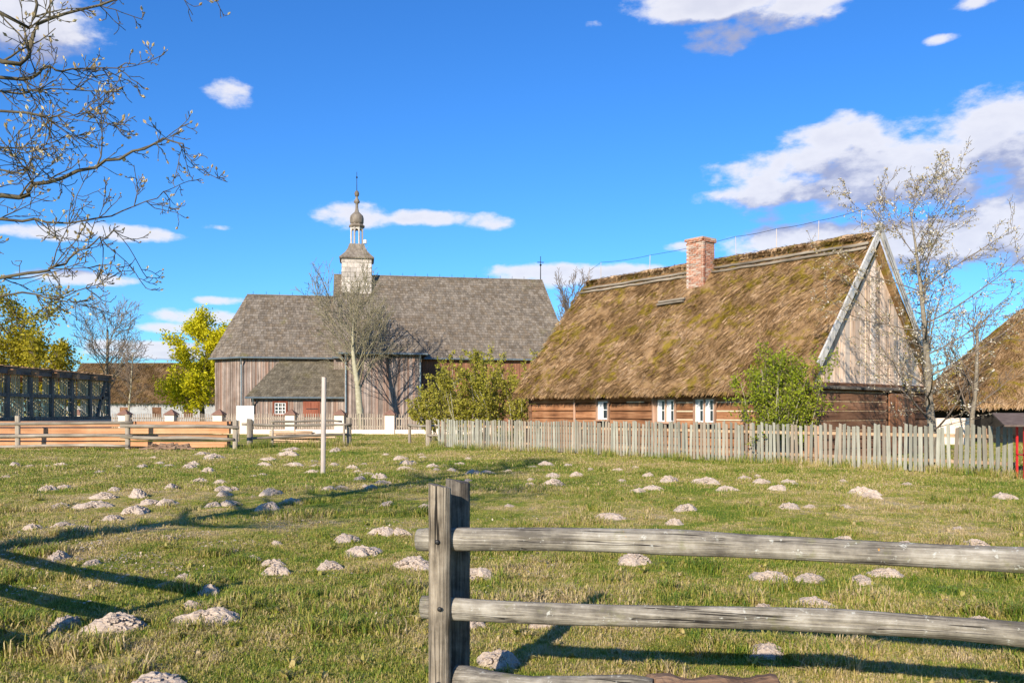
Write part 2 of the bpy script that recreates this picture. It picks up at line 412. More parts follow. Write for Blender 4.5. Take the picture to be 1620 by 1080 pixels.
M['leaf_o'] = leafmat('olive_gold_leaf', ((.20,.18,.014), (.36,.30,.018), (.50,.40,.035)), .4)
M['leaf_g'] = leafmat('spring_green_leaf', ((.15,.20,.012), (.28,.34,.02), (.42,.44,.04)), .4)
M['leaf_b'] = leafmat('olive_shrub_leaf', ((.20,.20,.02), (.37,.34,.035), (.50,.43,.09)), .4)
M['blossom'] = leafmat('white_blossom', ((.32,.24,.11), (.52,.43,.27), (.76,.71,.62)), .3, 3)
M['bud'] = leafmat('cream_bud', ((.42,.30,.15), (.62,.48,.26), (.72,.66,.42)), .3, 3)
M['far'] = leafmat('far_wood', ((.05,.055,.05), (.09,.09,.075), (.14,.13,.09)), .2, .2)
M['litter'] = leafmat('dead_leaf', ((.26,.18,.11), (.48,.37,.26), (.64,.54,.42)), .1, 3)
mg, tg, bgl = new_mat('window_glass', .06, .6); bgl.inputs['Base Color'].default_value = (.03,.04,.045,1); M['glass'] = mg

# ================================================================= ground
def gz(x, y):
    x = np.asarray(x, float); y = np.asarray(y, float)
    return (fbm(x/2.3, y/2.3, 3)-.5)*.10*np.clip((70-y)/30, 0, 1)
def axis_pts(lo, n0, n1, hi, step, m):
    a = np.arange(n0, n1+1e-6, step)
    g1 = n0-(np.geomspace(1, 1+(n0-lo), m)-1)[1:][::-1]; g2 = n1+(np.geomspace(1, 1+(hi-n1), m)-1)[1:]
    return np.concatenate([g1, a, g2])
xs = axis_pts(-900, -26, 18, 900, .4, 22); ys = axis_pts(-200, 0, 44, 1800, .4, 24)
GX, GY = np.meshgrid(xs, ys); GZ = gz(GX, GY)
me = bpy.data.meshes.new('ground'); nx, ny = len(xs), len(ys)
idx = np.arange(nx*ny).reshape(ny, nx)
F = np.stack([idx[:-1,:-1], idx[:-1,1:], idx[1:,1:], idx[1:,:-1]], -1).reshape(-1, 4)
me.from_pydata(np.stack([GX, GY, GZ], -1).reshape(-1, 3).tolist(), [], F.tolist())
me.polygons.foreach_set('use_smooth', [True]*len(me.polygons)); me.materials.append(M['ground'])
tag(link(bpy.data.objects.new('ground', me)), kind='structure')

# ================================================================= panels: thatch, shingles, boards
def bil(C, u, v):
    u = np.asarray(u, float)[..., None]; v = np.asarray(v, float)[..., None]
    a, b, c, d = [np.array(p, float) for p in C]       # a,b lower edge ; d,c upper edge
    return (a*(1-u)+b*u)*(1-v) + (d*(1-u)+c*u)*v
def pnorm(C):
    a, b, c, d = [np.array(p, float) for p in C]
    n = np.cross((b-a) if np.linalg.norm(b-a) > 1e-6 else (c-d), ((d+c)-(a+b))); return n/np.linalg.norm(n)
def thatch_slab(C, name, mat, parent, th=.32, nu=90, nv=36, amp=.10, seed=1):
    n = pnorm(C); u, v = np.meshgrid(np.linspace(0, 1, nu), np.linspace(0, 1, nv))
    P = bil(C, u, v); Lu = np.linalg.norm(np.array(C[1])-np.array(C[0])); Lv = np.linalg.norm(np.array(C[3])-np.array(C[0]))
    d = (fbm(u*Lu*.9, v*Lv*.9, seed)-.5)*amp*1.6 + (vnoise(u*Lu*4, v*Lv*4, seed+5)-.5)*amp*.6
    d = d*np.clip((1-v)*12, 0, 1)
    top = P + n*d[..., None]
    drop = (vnoise(u[0]*Lu*2.2, u[0]*0, seed+9)-.5)*.14
    down = np.array(C[0], float)-np.array(C[3], float); down /= np.linalg.norm(down)
    top[0] += down*drop[:, None]
    bot = P - n*th; bot[0] -= down*.10
    V = np.concatenate([top.reshape(-1, 3), bot.reshape(-1, 3)]); N = nu*nv
    ii = np.arange(N).reshape(nv, nu); f = []
    q = np.stack([ii[:-1,:-1], ii[:-1,1:], ii[1:,1:], ii[1:,:-1]], -1).reshape(-1, 4)
    f += q.tolist() + (q[:, ::-1]+N).tolist()
    for e in (ii[0], ii[-1][::-1], ii[:, 0][::-1], ii[:, -1]):
        f += [(int(e[k+1]), int(e[k]), int(e[k])+N, int(e[k+1])+N) for k in range(len(e)-1)]
    m = MB(); m.add(V.tolist(), f, .5)
    return m.build(name, mat, parent)
def straw(C, count, name, mat, parent, lat=-.45, eave=0, seed=3, L=(.18, .5), lift=.05, width=.012, vmin=.03):
    r = np.random.default_rng(seed); n = pnorm(C)
    u = r.random(count); v = vmin+(1-vmin)*r.random(count)
    wl = np.linalg.norm(np.array(C[1])-np.array(C[0])); wu = np.linalg.norm(np.array(C[2])-np.array(C[3]))
    keep = r.random(count) < ((1-v)*wl+v*wu)/max(wl, wu); u, v = u[keep], v[keep]
    if eave:
        u = np.concatenate([u, r.random(eave)]); v = np.concatenate([v, r.random(eave)*.012])
    P = bil(C, u, v); k = len(P)
    down = np.array(C[0], float)-np.array(C[3], float); down /= np.linalg.norm(down)
    side = np.cross(n, down); ex = np.array(C[1], float)-np.array(C[0], float); ex /= np.linalg.norm(ex)
    sw = lat + (fbm(P[:, 0]*.5, P[:, 2]*.7+P[:, 1]*.3, seed)-.5)*1.6 + r.normal(0, .28, k)
    D = down + ex*sw[:, None]; D += n*(r.random(k)*lift/.3)[:, None]
    if eave: D[-eave:] += np.array((0, 0, -.5))
    D /= np.linalg.norm(D, axis=1)[:, None]
    ln = r.uniform(L[0], L[1], k)[:, None]
    if eave: ln[-eave:] *= r.uniform(.3, .75, (eave, 1))
    W = np.cross(D, n); W /= np.linalg.norm(W, axis=1)[:, None]
    W = (W + n*r.normal(0, .5, k)[:, None])*r.uniform(.6, 1.6, k)[:, None]*width
    base = P + n*.015; tip = base + D*ln
    V = np.stack([base-W, base+W, tip+W*.4, tip-W*.4], 1)
    clump = vnoise(P[:, 0]*1.8+P[:, 2]*.8, P[:, 2]*1.5, seed+2)
    return quads(name, V, mat, np.clip(.5*clump+.6*r.random(k)-.05, 0, 1), parent, 'stuff')
def shingles(C, name, mat, parent, ex=.30, wd=.24, th=.035, seed=1):
    r = random.Random(seed); n = Vector(pnorm(C)); a, b, c, d = [Vector(p) for p in C]
    rows = max(2, int(round(((d+c)/2-(a+b)/2).length/ex))); m = MB()
    for i in range(rows):
        v0, v1 = i/rows, min(1.0, (i+1.25)/rows)
        l0, r0 = a.lerp(d, v0), b.lerp(c, v0); l1, r1 = a.lerp(d, v1), b.lerp(c, v1)
        W = (r0-l0).length
        if W < .05: continue
        e = (r0-l0)/W; up = ((l1+r1)/2-(l0+r0)/2)
        t = -r.random()*wd
        while t < W:
            w_ = wd*r.uniform(.75, 1.25); s0, s1 = max(t, 0), min(t+w_-.012, W)
            if s1-s0 > .02:
                lo = n*(th+r.uniform(0, .022)); dn = up.normalized()*r.uniform(-.03, .02)
                p0 = l0+e*s0+dn; p1 = l0+e*s1+dn; q0 = l0+e*s0+up; q1 = l0+e*s1+up
                for q_ in (q0, q1):                  # keep the top edge inside the panel
                    pass
                f0, f1 = (q0-l1).dot(e), (q1-l1).dot(e); W1 = (r1-l1).length
                q0 += e*(min(max(f0, 0), W1)-f0); q1 += e*(min(max(f1, 0), W1)-f1)
                m.add([p0, p1, q1, q0, p0+lo, p1+lo, q1+n*.008, q0+n*.008], [(4,5,6,7),(0,1,5,4),(1,2,6,5),(3,0,4,7)])
            t += w_
    return m.build(name, mat, parent, kind='stuff')
def deck(C, name, mat, parent, th=.12):
    n = Vector(pnorm(C))*th; p = [Vector(q) for q in C]; m = MB()
    m.hexa([q-n for q in p]+[q for q in p], .5); return m.build(name, mat, parent)
def boards(a, b, z0, z1, name, mat, parent, bw=.2, th=.03, batten=True, seed=1):
    """vertical boards from a to b (2D, seen side on the right hand of a->b)"""
    r = random.Random(seed); a, b = Vector((a[0], a[1], 0)), Vector((b[0], b[1], 0)); L = (b-a).length
    e = (b-a)/L; n = Vector((e.y, -e.x, 0)); m = MB(); k = max(1, int(round(L/bw))); s = L/k
    def bd(t0, t1, d0, d1, lo, hi):
        m.hexa([a+e*t0+n*d1+Vector((0,0,lo)), a+e*t1+n*d1+Vector((0,0,lo)), a+e*t1+n*d0+Vector((0,0,lo)), a+e*t0+n*d0+Vector((0,0,lo)),
                a+e*t0+n*d1+Vector((0,0,hi)), a+e*t1+n*d1+Vector((0,0,hi)), a+e*t1+n*d0+Vector((0,0,hi)), a+e*t0+n*d0+Vector((0,0,hi))])
    for i in range(k):
        bd(i*s+.004, (i+1)*s-.004, 0, th+r.uniform(0, .012), z0-r.uniform(0, .03), z1)
        if batten and i: bd(i*s-.03, i*s+.03, th, th+.035+r.uniform(0, .008), z0-r.uniform(0, .05), z1-.004)
    return m.build(name, mat, parent, kind='stuff')

# ================================================================= thatched cottage
CW, CL = 7.8, 14.1
cot = empty('thatched_cottage', (0.93, 38.96, 0), R(-51), 'brown log cottage with steep mossy thatched roof and brick chimney behind the picket fence', 'house')
EY, EZ, RZ = -.68, 2.42, 7.82                       # eave line and ridge
front = [(-.38, EY, EZ), (CL+.22, EY, EZ), (CL+.22, CW/2, RZ), (-.38, CW/2, RZ)]
rear = [(CL+.22, CW-EY, EZ), (-.38, CW-EY, EZ), (-.38, CW/2, RZ), (CL+.22, CW/2, RZ)]
roof = thatch_slab(front, 'roof', M['thatch'], cot, seed=4, nu=150, nv=60, amp=.16)
thatch_slab(rear, 'roof', M['thatch'], cot, seed=8, nu=60, nv=24)
straw(front, 60000, 'straw', M['thatch'], roof, -.5, 9000, 11, (.2, .6), lift=.06, width=.014)
straw(front, 12000, 'straw', M['thatch'], roof, -.5, 0, 14, (.22, .5), lift=.07, width=.022, vmin=.06)
straw(rear, 6000, 'straw', M['thatch'], roof, .2, 1200, 12)
m = MB(); pts = [(x, CW/2+random.uniform(-.03, .03), RZ+.02+random.uniform(-.03, .04)) for x in np.arange(-.36, CL+.2, .3)]
m.tube(pts, [.17+random.uniform(-.03, .03) for _ in pts], 9, wob=.15); m.build('ridge_cap', M['thatch'], roof, True)
cap_c = [(-.38, CW/2-.22, RZ-.02), (CL+.2, CW/2-.22, RZ-.02), (CL+.2, CW/2+.05, RZ+.2), (-.38, CW/2+.05, RZ+.2)]
straw(cap_c, 3800, 'straw', M['thatch'], roof, 0, 0, 21, (.1, .28), .25)
for (x0, x1, dz, dy) in ((-.3, 6.2, .42, .42), (-.3, 6.2, .60, .56), (7.5, CL+.1, .40, .40), (7.5, CL+.1, .58, .54)):
    m = MB(); n_ = 14
    m.tube([(x0+(x1-x0)*i/n_, CW/2-dy-.02*random.random(), RZ-dz+.10+.035*random.random()) for i in range(n_+1)], [.055]*(n_+1), 6, wob=.15)
    m.build('ridge_pole', M['railold'], roof, True)
for k, zz in enumerate((6.12, 6.0)):
    m = MB(); m.bar((5.5, 2.35-k*.1, zz+.12), (6.9, 2.35-k*.1, zz+.14), .10, .07); m.build('chimney_board', M['railold'], roof)
# lightning wire on thin rods along the ridge
wp = []
for i, x in enumerate((-.3, .5, 3.6, 8.3, 10.2, 12.0, 13.75)):
    m = MB(); h = (.55, .85, .75, .85, .85, .85, .95)[i]; m.tube([(0,0,-.1), (.03*(i % 3-1), 0, h)], [.016, .012], 5)
    o = m.build('conductor_rod', M['pole'], roof); o.location = (x, CW/2, RZ+.1); wp.append(Vector((x+.03*(i % 3-1), CW/2, RZ+.1+h)))
wl = []
for a, b in zip(wp[:-1], wp[1:]):
    for k in range(6):
        t = k/6; wl.append(a.lerp(b, t)-Vector((0, 0, .22*t*(1-t)*min(1, (b-a).length/3))))
wl += [wp[-1], wp[-1]+Vector((.35, 0, -.05)), wp[-1]+Vector((.6, 0, -.5)), Vector((CL+.5, CW/2+.3, RZ-.6)), Vector((CL+.5, CW-1.5, 4.6))]
m = MB(); m.tube(wl, [.009]*len(wl), 4); m.build('conductor_wire', M['iron'], roof)
# log walls: each log is a piece; windows break the front ones
wins = [(4.64, .64, 1.27, 2.06, 1), (8.03, .90, 1.20, 2.08, 2), (9.87, .90, 1.20, 2.08, 2)]
wall = MB(); wall.box(.12, CL-.12, .12, CW-.12, .06, 2.62, .5)
wall_o = wall.build('wall', M['black'], cot)
NR, LH = 8, .325
def log_mesh(L, axis, mat, seed, h=LH):
    random.seed(seed); m = MB(); n = max(4, int(L/.35)); ring = []; prof = [(-1,-.42),(-1,.42),(-.7,.5),(.9,.5),(.9,-.5),(-.7,-.5)]
    vs = []; fs = []
    for i in range(n+1):
        t = i/n*L; wob = random.uniform(-.012, .012)
        for (p, q) in prof:
            pt = (t, p*.11+wob, q*(h-.022)+random.uniform(-.006, .006))
            vs.append(pt if axis == 'x' else (pt[1]*-1, pt[0], pt[2]))
    k = len(prof)
    for i in range(n):
        for j in range(k):
            fs.append((i*k+j, (i+1)*k+j, (i+1)*k+(j+1) % k, i*k+(j+1) % k) if axis == 'x' else (i*k+j, i*k+(j+1) % k, (i+1)*k+(j+1) % k, (i+1)*k+j))
    fs.append(tuple(range(k))); fs.append(tuple(n*k+j for j in range(k))[::-1])
    m.add(vs, fs); return m.mesh('log', mat)
for r_ in range(NR):
    zc = .16+r_*LH
    cuts = [(-.12, None)]
    spans = []; x = -.14
    for (wx, ww, wz0, wz1, nn) in wins:
        if zc+LH/2 > wz0-.1 and zc-LH/2 < wz1+.06: spans.append((x, wx-ww/2-.07)); x = wx+ww/2+.07
    spans.append((x, CL+.14))
    split = []
    for (a, b) in spans:
        if a < 2.93 < b-.5: split += [(a, 2.86), (3.0, b)] if a < 2.5 else [(a, b)]
        else: split.append((a, b))
    for (a, b) in split:
        if a < 7.43 < b-.3 and b > 7.9: parts_ = [(a, 7.33), (7.53, b)]
        else: parts_ = [(a, b)]
        for (p, q) in parts_:
            if q-p > .08: piece('log', log_mesh(q-p, 'x', M['log'], r_*17+int(p*10)), wall_o, (p, 0, zc))
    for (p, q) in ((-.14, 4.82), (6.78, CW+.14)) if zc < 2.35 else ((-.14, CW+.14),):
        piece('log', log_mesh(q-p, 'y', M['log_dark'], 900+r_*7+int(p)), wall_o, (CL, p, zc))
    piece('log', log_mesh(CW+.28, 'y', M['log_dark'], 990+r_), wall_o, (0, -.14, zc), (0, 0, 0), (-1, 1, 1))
    if r_ in (3, 4, 5):                                # pale clay between the logs right of the windows
        for (p, q) in ((8.55, 9.35), (10.4, CL-.2)):
            m = MB(); m.box(p, q, -.125, -.02, -.022, .026); o = m.build('chinking', M['chink'], wall_o); o.location = (0, 0, .16+(r_+.5)*LH+random.uniform(-.01, .01))
m = MB(); m.box(6.0, 6.9, -.135, -.02, -.02, .03); o = m.build('chinking', M['chink'], wall_o); o.location = (0, 0, .16+5.6*LH)
for r_ in (2, 3, 4, 5, 6):
    m = MB(); m.box(0, .115, .1, 4.7, -.016, .018); o = m.build('chinking', M['plank_old'], wall_o); o.location = (CL, 0, .16+(r_+.5)*LH)
for (x, wd, mt) in ((2.93, .12, 'post_new'), (7.43, .19, 'post_new')):
    m = MB(); m.tube([(x, -.13, 0), (x+.02, -.135, 1.2), (x, -.13, 2.55)], [wd/2, wd/2*.96, wd/2], 8, wob=.06); m.build('wall_post', M[mt], wall_o)
for (wx, ww, z0, z1, nn) in wins:
    fr = MB()
    for (a, b, c, d) in ((wx-ww/2-.06, wx-ww/2+.03, z0-.06, z1+.05), (wx+ww/2-.03, wx+ww/2+.06, z0-.06, z1+.05), (wx-ww/2+.03, wx+ww/2-.03, z1-.03, z1+.05), (wx-ww/2+.03, wx+ww/2-.03, z0-.06, z0+.02)):
        fr.box(a, b, -.16, .02, c, d)
    if nn == 2: fr.box(wx-.035, wx+.035, -.158, .0, z0+.02, z1-.03)
    f_o = fr.build('window', M['post_new'], cot)
    cells = [(wx-ww/2+.03, wx+ww/2-.03)] if nn == 1 else [(wx-ww/2+.03, wx-.035), (wx+.035, wx+ww/2-.03)]
    for (a, b) in cells:
        s = MB(); t_ = .045; zm = z0+.02+(z1-z0-.05)*.52
        s.box(a, a+t_, -.125, -.09, z0+.02, z1-.03); s.box(b-t_, b, -.125, -.09, z0+.02, z1-.03)
        s.box(a+t_, b-t_, -.124, -.09, z0+.02, z0+.02+t_); s.box(a+t_, b-t_, -.124, -.09, z1-.03-t_, z1-.03); s.box(a+t_, b-t_, -.122, -.092, zm-.016, zm+.016)
        s.build('sash', M['white'], f_o)
        gl = MB(); gl.box(a+t_, b-t_, -.104, -.100, z0+.02+t_, zm-.016); gl.build('pane', M['glass'], f_o)
        gl = MB(); gl.box(a+t_, b-t_, -.104, -.100, zm+.016, z1-.03-t_); gl.build('pane', M['glass'], f_o)
        cu = MB(); cu.box(a+t_*.6, a+t_+(b-a-2*t_)*.55, -.1085, -.1055, z0+.05, z1-.06); cu.build('blind', M['white'], f_o)
# gable: planks, drip board, barge boards, door
gp = MB(); gp.add([(CL-.06, .1, 2.55), (CL-.06, CW-.1, 2.55), (CL-.06, CW/2, 7.3)], [(0, 1, 2)], .5); g_o = gp.build('gable', M['black'], cot)
nb = 23; bw = CW/nb
for i in range(nb):
    random.seed(300+i); y0, y1 = i*bw+.014, (i+1)*bw-.014
    def zt(y): return max(2.62, EZ-.36+(RZ-EZ)/(CW/2-EY)*(min(y, CW-y)-EY))
    dx = random.uniform(0, .04); m = MB(); ym = (y0+y1)/2
    ztop = [min(7.4, zt(y)) for y in (y0, y1)]
    xo, xi = .03+dx, -.02
    m.hexa([(xi, y0-ym, 2.5), (xo, y0-ym, 2.5-random.uniform(0, .02)), (xo, y1-ym, 2.5), (xi, y1-ym, 2.5), (xi, y0-ym, ztop[0]), (xo, y0-ym, ztop[0]), (xo, y1-ym, ztop[1]), (xi, y1-ym, ztop[1])])
    o = m.build('gable_plank', M['gable'], g_o); o.location = (CL, ym, 0)
m = MB(); m.hexa([(CL-.02, -.3, 2.40), (CL+.30, -.3, 2.36), (CL+.30, CW+.3, 2.36), (CL-.02, CW+.3, 2.40), (CL-.02, -.3, 2.52), (CL+.30, -.3, 2.42), (CL+.30, CW+.3, 2.42), (CL-.02, CW+.3, 2.52)])
m.build('drip_board', M['grey_dark'], cot)
for s in (0, 1):
    f = (lambda y: y) if s == 0 else (lambda y: CW-y)
    a = (CL+.31, f(-.02), 3.13); b = (CL+.31+.05*s, f(CW/2+.22), RZ+.42)
    m = MB(); m.bar(a, b, .07, .26, up=(1, 0, 0) if False else (0, -1 if s == 0 else 1, .8)); m.build('barge_board', M['barge'], roof)
d_o = empty('door', (0, 0, 0)); d_o.parent = cot
for i in range(4):
    m = MB(); m.box(-.01, .05+.01*(i % 2), .01, .46, 0, 2.2); o = m.build('door_plank', M['door'], d_o); o.location = (CL+.13, 4.86+i*.475, .06)
# brick chimney, brick by brick
ch = MB(); cx, cy, ca, cb = 6.95, 3.3, .85, .80
ch.box(cx-ca/2+.012, cx+ca/2-.012, cy-cb/2+.012, cy+cb/2-.012, 6.3, 8.74, .5); c_o = ch.build('chimney', M['mortar'], cot)
bm_ = []
for L in (.25, .12):
    m = MB(); m.box(-L/2, L/2, -.055, .055, -.0325, .0325); bm_.append(m.mesh('brick', M['brick']))
z = 6.62; row = 0
while z < 8.74:
    ov = .05 if z > 8.57 else 0.0
    for side in range(4):
        Lx = (ca if side % 2 == 0 else cb)+2*ov; t = -Lx/2+(.0 if row % 2 else .13)
        if side == 2: break
        while t < Lx/2-.05:
            full = t+.25 <= Lx/2+.01
            L = .25 if full else .12
            c_ = t+L/2; off = (cb if side % 2 == 0 else ca)/2+ov-.05
            if side == 0: p, rz = (cx+c_, cy-off, z), 0
            elif side == 1: p, rz = (cx+off, cy+c_, z), math.pi/2
            else: p, rz = (cx-off, cy-c_, z), math.pi/2
            if side == 3: p = (cx-off, cy-c_, z)
            piece('brick', bm_[0 if full else 1], c_o, (p[0]+random.uniform(-.006,.006), p[1]+random.uniform(-.006,.006), p[2]), (0, 0, rz+random.uniform(-.02,.02)))
            t += L+.012
    z += .078; row += 1
m = MB(); m.box(cx-ca/2-.045, cx+ca/2+.045, cy-cb/2-.045, cy+cb/2+.045, 8.75, 8.80); m.build('chimney_cap', M['brick'], c_o)

# ================================================================= picket fence before the cottage
fp = [(-3.25, 38.2), (-1.2, 36.0), (1.07, 34.0), (5.75, 28.7), (8.9, 25.0), (12.35, 20.9)]
fence = empty('picket_fence', (fp[0][0], fp[0][1], 0), 0, 'long grey green picket fence in front of the thatched cottage', 'fence')
pk = []
for i in range(7):
    random.seed(40+i); m = MB(); w_ = random.uniform(.085, .115); h = 1.22+random.uniform(-.03, .05); sl = random.uniform(-.02, .02)
    m.hexa([(-w_/2,-.011,.02),(w_/2,-.011,.02),(w_/2,.011,.02),(-w_/2,.011,.02),(-w_/2+.004,-.011,h-sl),(w_/2-.004,-.011,h+sl),(w_/2-.004,.011,h+sl),(-w_/2+.004,.011,h-sl)])
    pk.append(m.mesh('picket', M['picket']))
random.seed(5); k = 0
O = Vector((fp[0][0], fp[0][1], 0))
for a, b in zip(fp[:-1], fp[1:]):
    a, b = Vector((*a, 0)), Vector((*b, 0)); L = (b-a).length; e = (b-a)/L; ang = math.atan2(e.y, e.x); n = Vector((e.y, -e.x, 0))
    t = .05
    while t < L-.03:
        p = a+e*t-O+n*.045
        piece('picket', pk[k % 7] if random.random() < .8 else random.choice(pk), fence, (p.x, p.y, random.uniform(-.02, .03)), (random.gauss(0, .012), random.gauss(0, .016), ang+random.gauss(0, .03)), (1, 1, random.uniform(.97, 1.03)))
        k += 1; t += random.uniform(.132, .158)
    for z in (.32, .98):
        m = MB(); m.bar(a-O+Vector((0,0,z)), b-O+Vector((0,0,z+random.uniform(-.02,.02))), .04, .085); m.build('rail', M['plank_old'], fence)
    s = 0
    while s < L:
        m = MB(); p = a+e*s-O-n*.09; m.tube([(p.x, p.y, -.1), (p.x, p.y, 1.18)], [.065, .06], 7); m.build('post', M['post_new'], fence); s += 2.3

# ================================================================= foreground rail fence (sawn logs)
def rail(a, b, r0, r1, mat, parent, name='rail', bow=.02, n=40, sides=18, seed=1, flat=.9, groove=None):
    random.seed(seed); a, b = Vector(a), Vector(b); d = b-a; L = d.length; vs = []; fs = []; nb_ = sides
    hx = math.atan2(d.y, d.x); pit = math.asin(d.z/L)
    ph = [random.uniform(0, 6) for _ in range(4)]; kn = [random.random() for _ in range(4)]
    for i in range(n+1):
        t = i/n; r = r0+(r1-r0)*t; yb = bow*math.sin(math.pi*t*1.3+ph[0])*.5; zb = bow*math.sin(math.pi*2*t+ph[1])*.5+bow*.22*math.sin(9*t+ph[2])
        for q in kn: r += .006*math.exp(-((t-q)*18)**2)
        for k in range(nb_):
            th = 2*math.pi*k/nb_; rr = r*(1+.05*math.sin(2*th+ph[2])+.03*math.sin(3*th+5*t+ph[3])+.05*(float(vnoise(t*14+ph[0]*9, th*.8, 5))-.5)+random.uniform(-.008, .008))
            if groove and groove[0] < t < groove[1] and abs(k-(nb_//2-1+round(1.3*math.sin(t*7+ph[1])))) < .5: rr *= .80
            if i in (0, n): rr *= .95
            vs.append((t*L, yb+rr*flat*math.cos(th), zb+rr*math.sin(th)))
    for i in range(n):
        for k in range(nb_):
            k2 = (k+1) % nb_; fs.append((i*nb_+k, i*nb_+k2, (i+1)*nb_+k2, (i+1)*nb_+k))
    fs.append(tuple(range(nb_))[::-1]); fs.append(tuple(n*nb_+k for k in range(nb_)))
    # a drying crack along the visible side
    m = MB(); m.add(vs, fs); o = m.build(name, mat, parent, True); o.location = a-parent.location; o.rotation_euler = (0, -pit, hx)
    return o
def post(x, y, h, r, mat, parent, seed=1, split=False, lean=(0, 0)):
    random.seed(seed); m = MB(); n = 16; pts = []; sides = 16; vs = []; fs = []
    for i in range(n+1):
        z = -.15+(h+.15)*i/n
        for k in range(sides):
            th = 2*math.pi*k/sides; rr = r*(1+.05*math.sin(2*th+1)+.03*math.sin(3*th+z*2)+random.uniform(-.012, .012))
            if split and k in (11, 12): rr *= .72
            zz = z+(random.uniform(-.005, .005)-.012*math.cos(th) if i == n else 0)
            vs.append((lean[0]*z+rr*math.cos(th), lean[1]*z+rr*math.sin(th), zz))
    for i in range(n):
        for k in range(sides):
            k2 = (k+1) % sides; fs.append((i*sides+k, i*sides+k2, (i+1)*sides+k2, (i+1)*sides+k))
    fs.append(tuple(n*sides+k for k in range(sides)))
    m.add(vs, fs); o = m.build('post', mat, parent, False); o.location = Vector((x, y, 0))-parent.location
    return o
ff = empty('log_rail_fence', (-.378, 4.45, 0), 0, 'weathered grey fence of thick round rails clamped between two posts', 'fence')
post(-.378, 4.45, 1.215, .056, M['grey_z'], ff, 3)
post(-.300, 4.70, 1.22, .064, M['grey_dark'], ff, 5, True)
rail((-.50, 4.585, .925), (3.75, 3.37, .955), .062, .048, M['grey'], ff, 'rail', .04, 90, 44, seed=2, groove=(.06, .36))
rail((-.47, 4.575, .578), (3.75, 3.37, .60), .058, .048, M['grey'], ff, 'rail', .04, 90, 44, seed=6, groove=(.22, .62))
rail((-.30, 4.53, .165), (.70, 4.24, .215), .075, .055, M['grey'], ff, 'rail', .02, seed=9, n=20)
for (x, z) in ((-.385, .93), (-.372, .585), (-.38, .2)):
    m = MB(); m.lathe([(.011, -.004), (.013, .003), (.006, .006)], 10); o = m.build('nail', M['iron'], ff, True); o.location = Vector((x, 4.392, z))-ff.location; o.rotation_euler = (R(90), 0, 0)
post(3.5, 3.36, 1.22, .056, M['grey_z'], ff, 7); post(3.6, 3.56, 1.24, .06, M['grey_dark'], ff, 8)
lf = empty('log_rail_fence', (-3.6, 5.3, 0), 0, 'grey log rail fence continuing beyond the gap under the budding tree', 'fence')
post(-3.6, 5.3, 1.2, .056, M['grey_z'], lf, 13); post(-6.9, 7.45, 1.2, .056, M['grey_z'], lf, 14)
for k, z in enumerate((.93, .56, .2)):
    rail((-3.45, 5.32, z), (-7.2, 7.8, z+.03), .06, .052, M['grey'], lf, 'rail', .03, seed=30+k, n=24, sides=12)
rl = empty('rotten_log', (.66, 4.30, 0), 0, 'rotten dark brown log lying in the grass under the rails', 'log')
m = MB(); random.seed(4); N_ = 22
m.tube([(.02+i*.68/N_, .02*math.sin(i*.5), .13) for i in range(N_+1)], [.135+.012*math.sin(i*.7)-(.05 if i in (0, N_) else 0) for i in range(N_+1)], 16, wob=.07); m.build('bark', M['rot'], rl)

# ================================================================= middle distance: pole, rail fences, timber, sign
o = post(-4.83, 21.8, 2.48, .058, M['pole'], empty('tall_pole', (-4.83, 21.8, 0), 0, 'single tall bare wooden pole standing alone in the meadow', 'pole'), 21, lean=(.012, 0)); o.name = 'shaft'
def simple_fence(name, posts, rails_, label):
    e = empty(name, (posts[0][0], posts[0][1], 0), 0, label, 'fence')
    for i, (x, y, h, r) in enumerate(posts): post(x, y, h, r, M['post_old'], e, 50+i)
    for i, (a, b, r) in enumerate(rails_): rail(a, b, r, r*.85, M['railold'], e, 'rail', .06, 14, 8, 70+i)
    return e
def gx(px, Y): return (px-810)/1350*Y
ypost = 36.4
simple_fence('rail_fence', [(gx(28, ypost), ypost, 1.42, .10), (gx(202, ypost), ypost, 1.48, .10), (gx(372, ypost), ypost, 1.25, .10), (-26.5, ypost, 1.4, .1)],
    [((-27, ypost-.13, 1.06), (gx(212, ypost), ypost-.1, 1.12), .075), ((gx(192, ypost), ypost-.13, 1.02), (gx(380, ypost), ypost-.13, .93), .075),
     ((-27, ypost-.13, .53), (gx(212, ypost), ypost-.1, .58), .075), ((gx(192, ypost), ypost-.13, .55), (gx(372, ypost), ypost-.13, .42), .075),
     ((-27, ypost-.13, .10), (gx(205, ypost), ypost-.1, .14), .07)], 'old rail fence before the stack of fresh timber')
y1, y2 = 37.6, 39.8
simple_fence('rail_fence', [(gx(395, y1), y1, 1.28, .12), (gx(552, y2), y2, 1.32, .11), (gx(545, y2-.3), y2-.4, 1.0, .05), (gx(426, y1), y1+.5, 1.15, .05)],
    [((gx(384, y1), y1-.14, 1.02), (gx(557, y2), y2-.14, .98), .06), ((gx(425, y1), y1+.2, 1.18), (gx(540, y2), y2+.1, 1.15), .05), ((gx(398, y1), y1-.14, .45), (gx(552, y2), y2-.14, .55), .06)],
    'old rail fence before the pile of weathered slabs')
y3 = 39.0
simple_fence('rail_fence', [(gx(678, y3), y3, 1.22, .13), (gx(648, 41.5), 41.5, .95, .07)],
    [((gx(647, 41.5), 41.4, .93), (gx(697, y3), y3-.1, .95), .06), ((gx(676, y3), y3-.15, .55), (gx(697, 38.4), 38.3, .5), .05)], 'short rail fence at the corner of the picket fence')
bn = 0
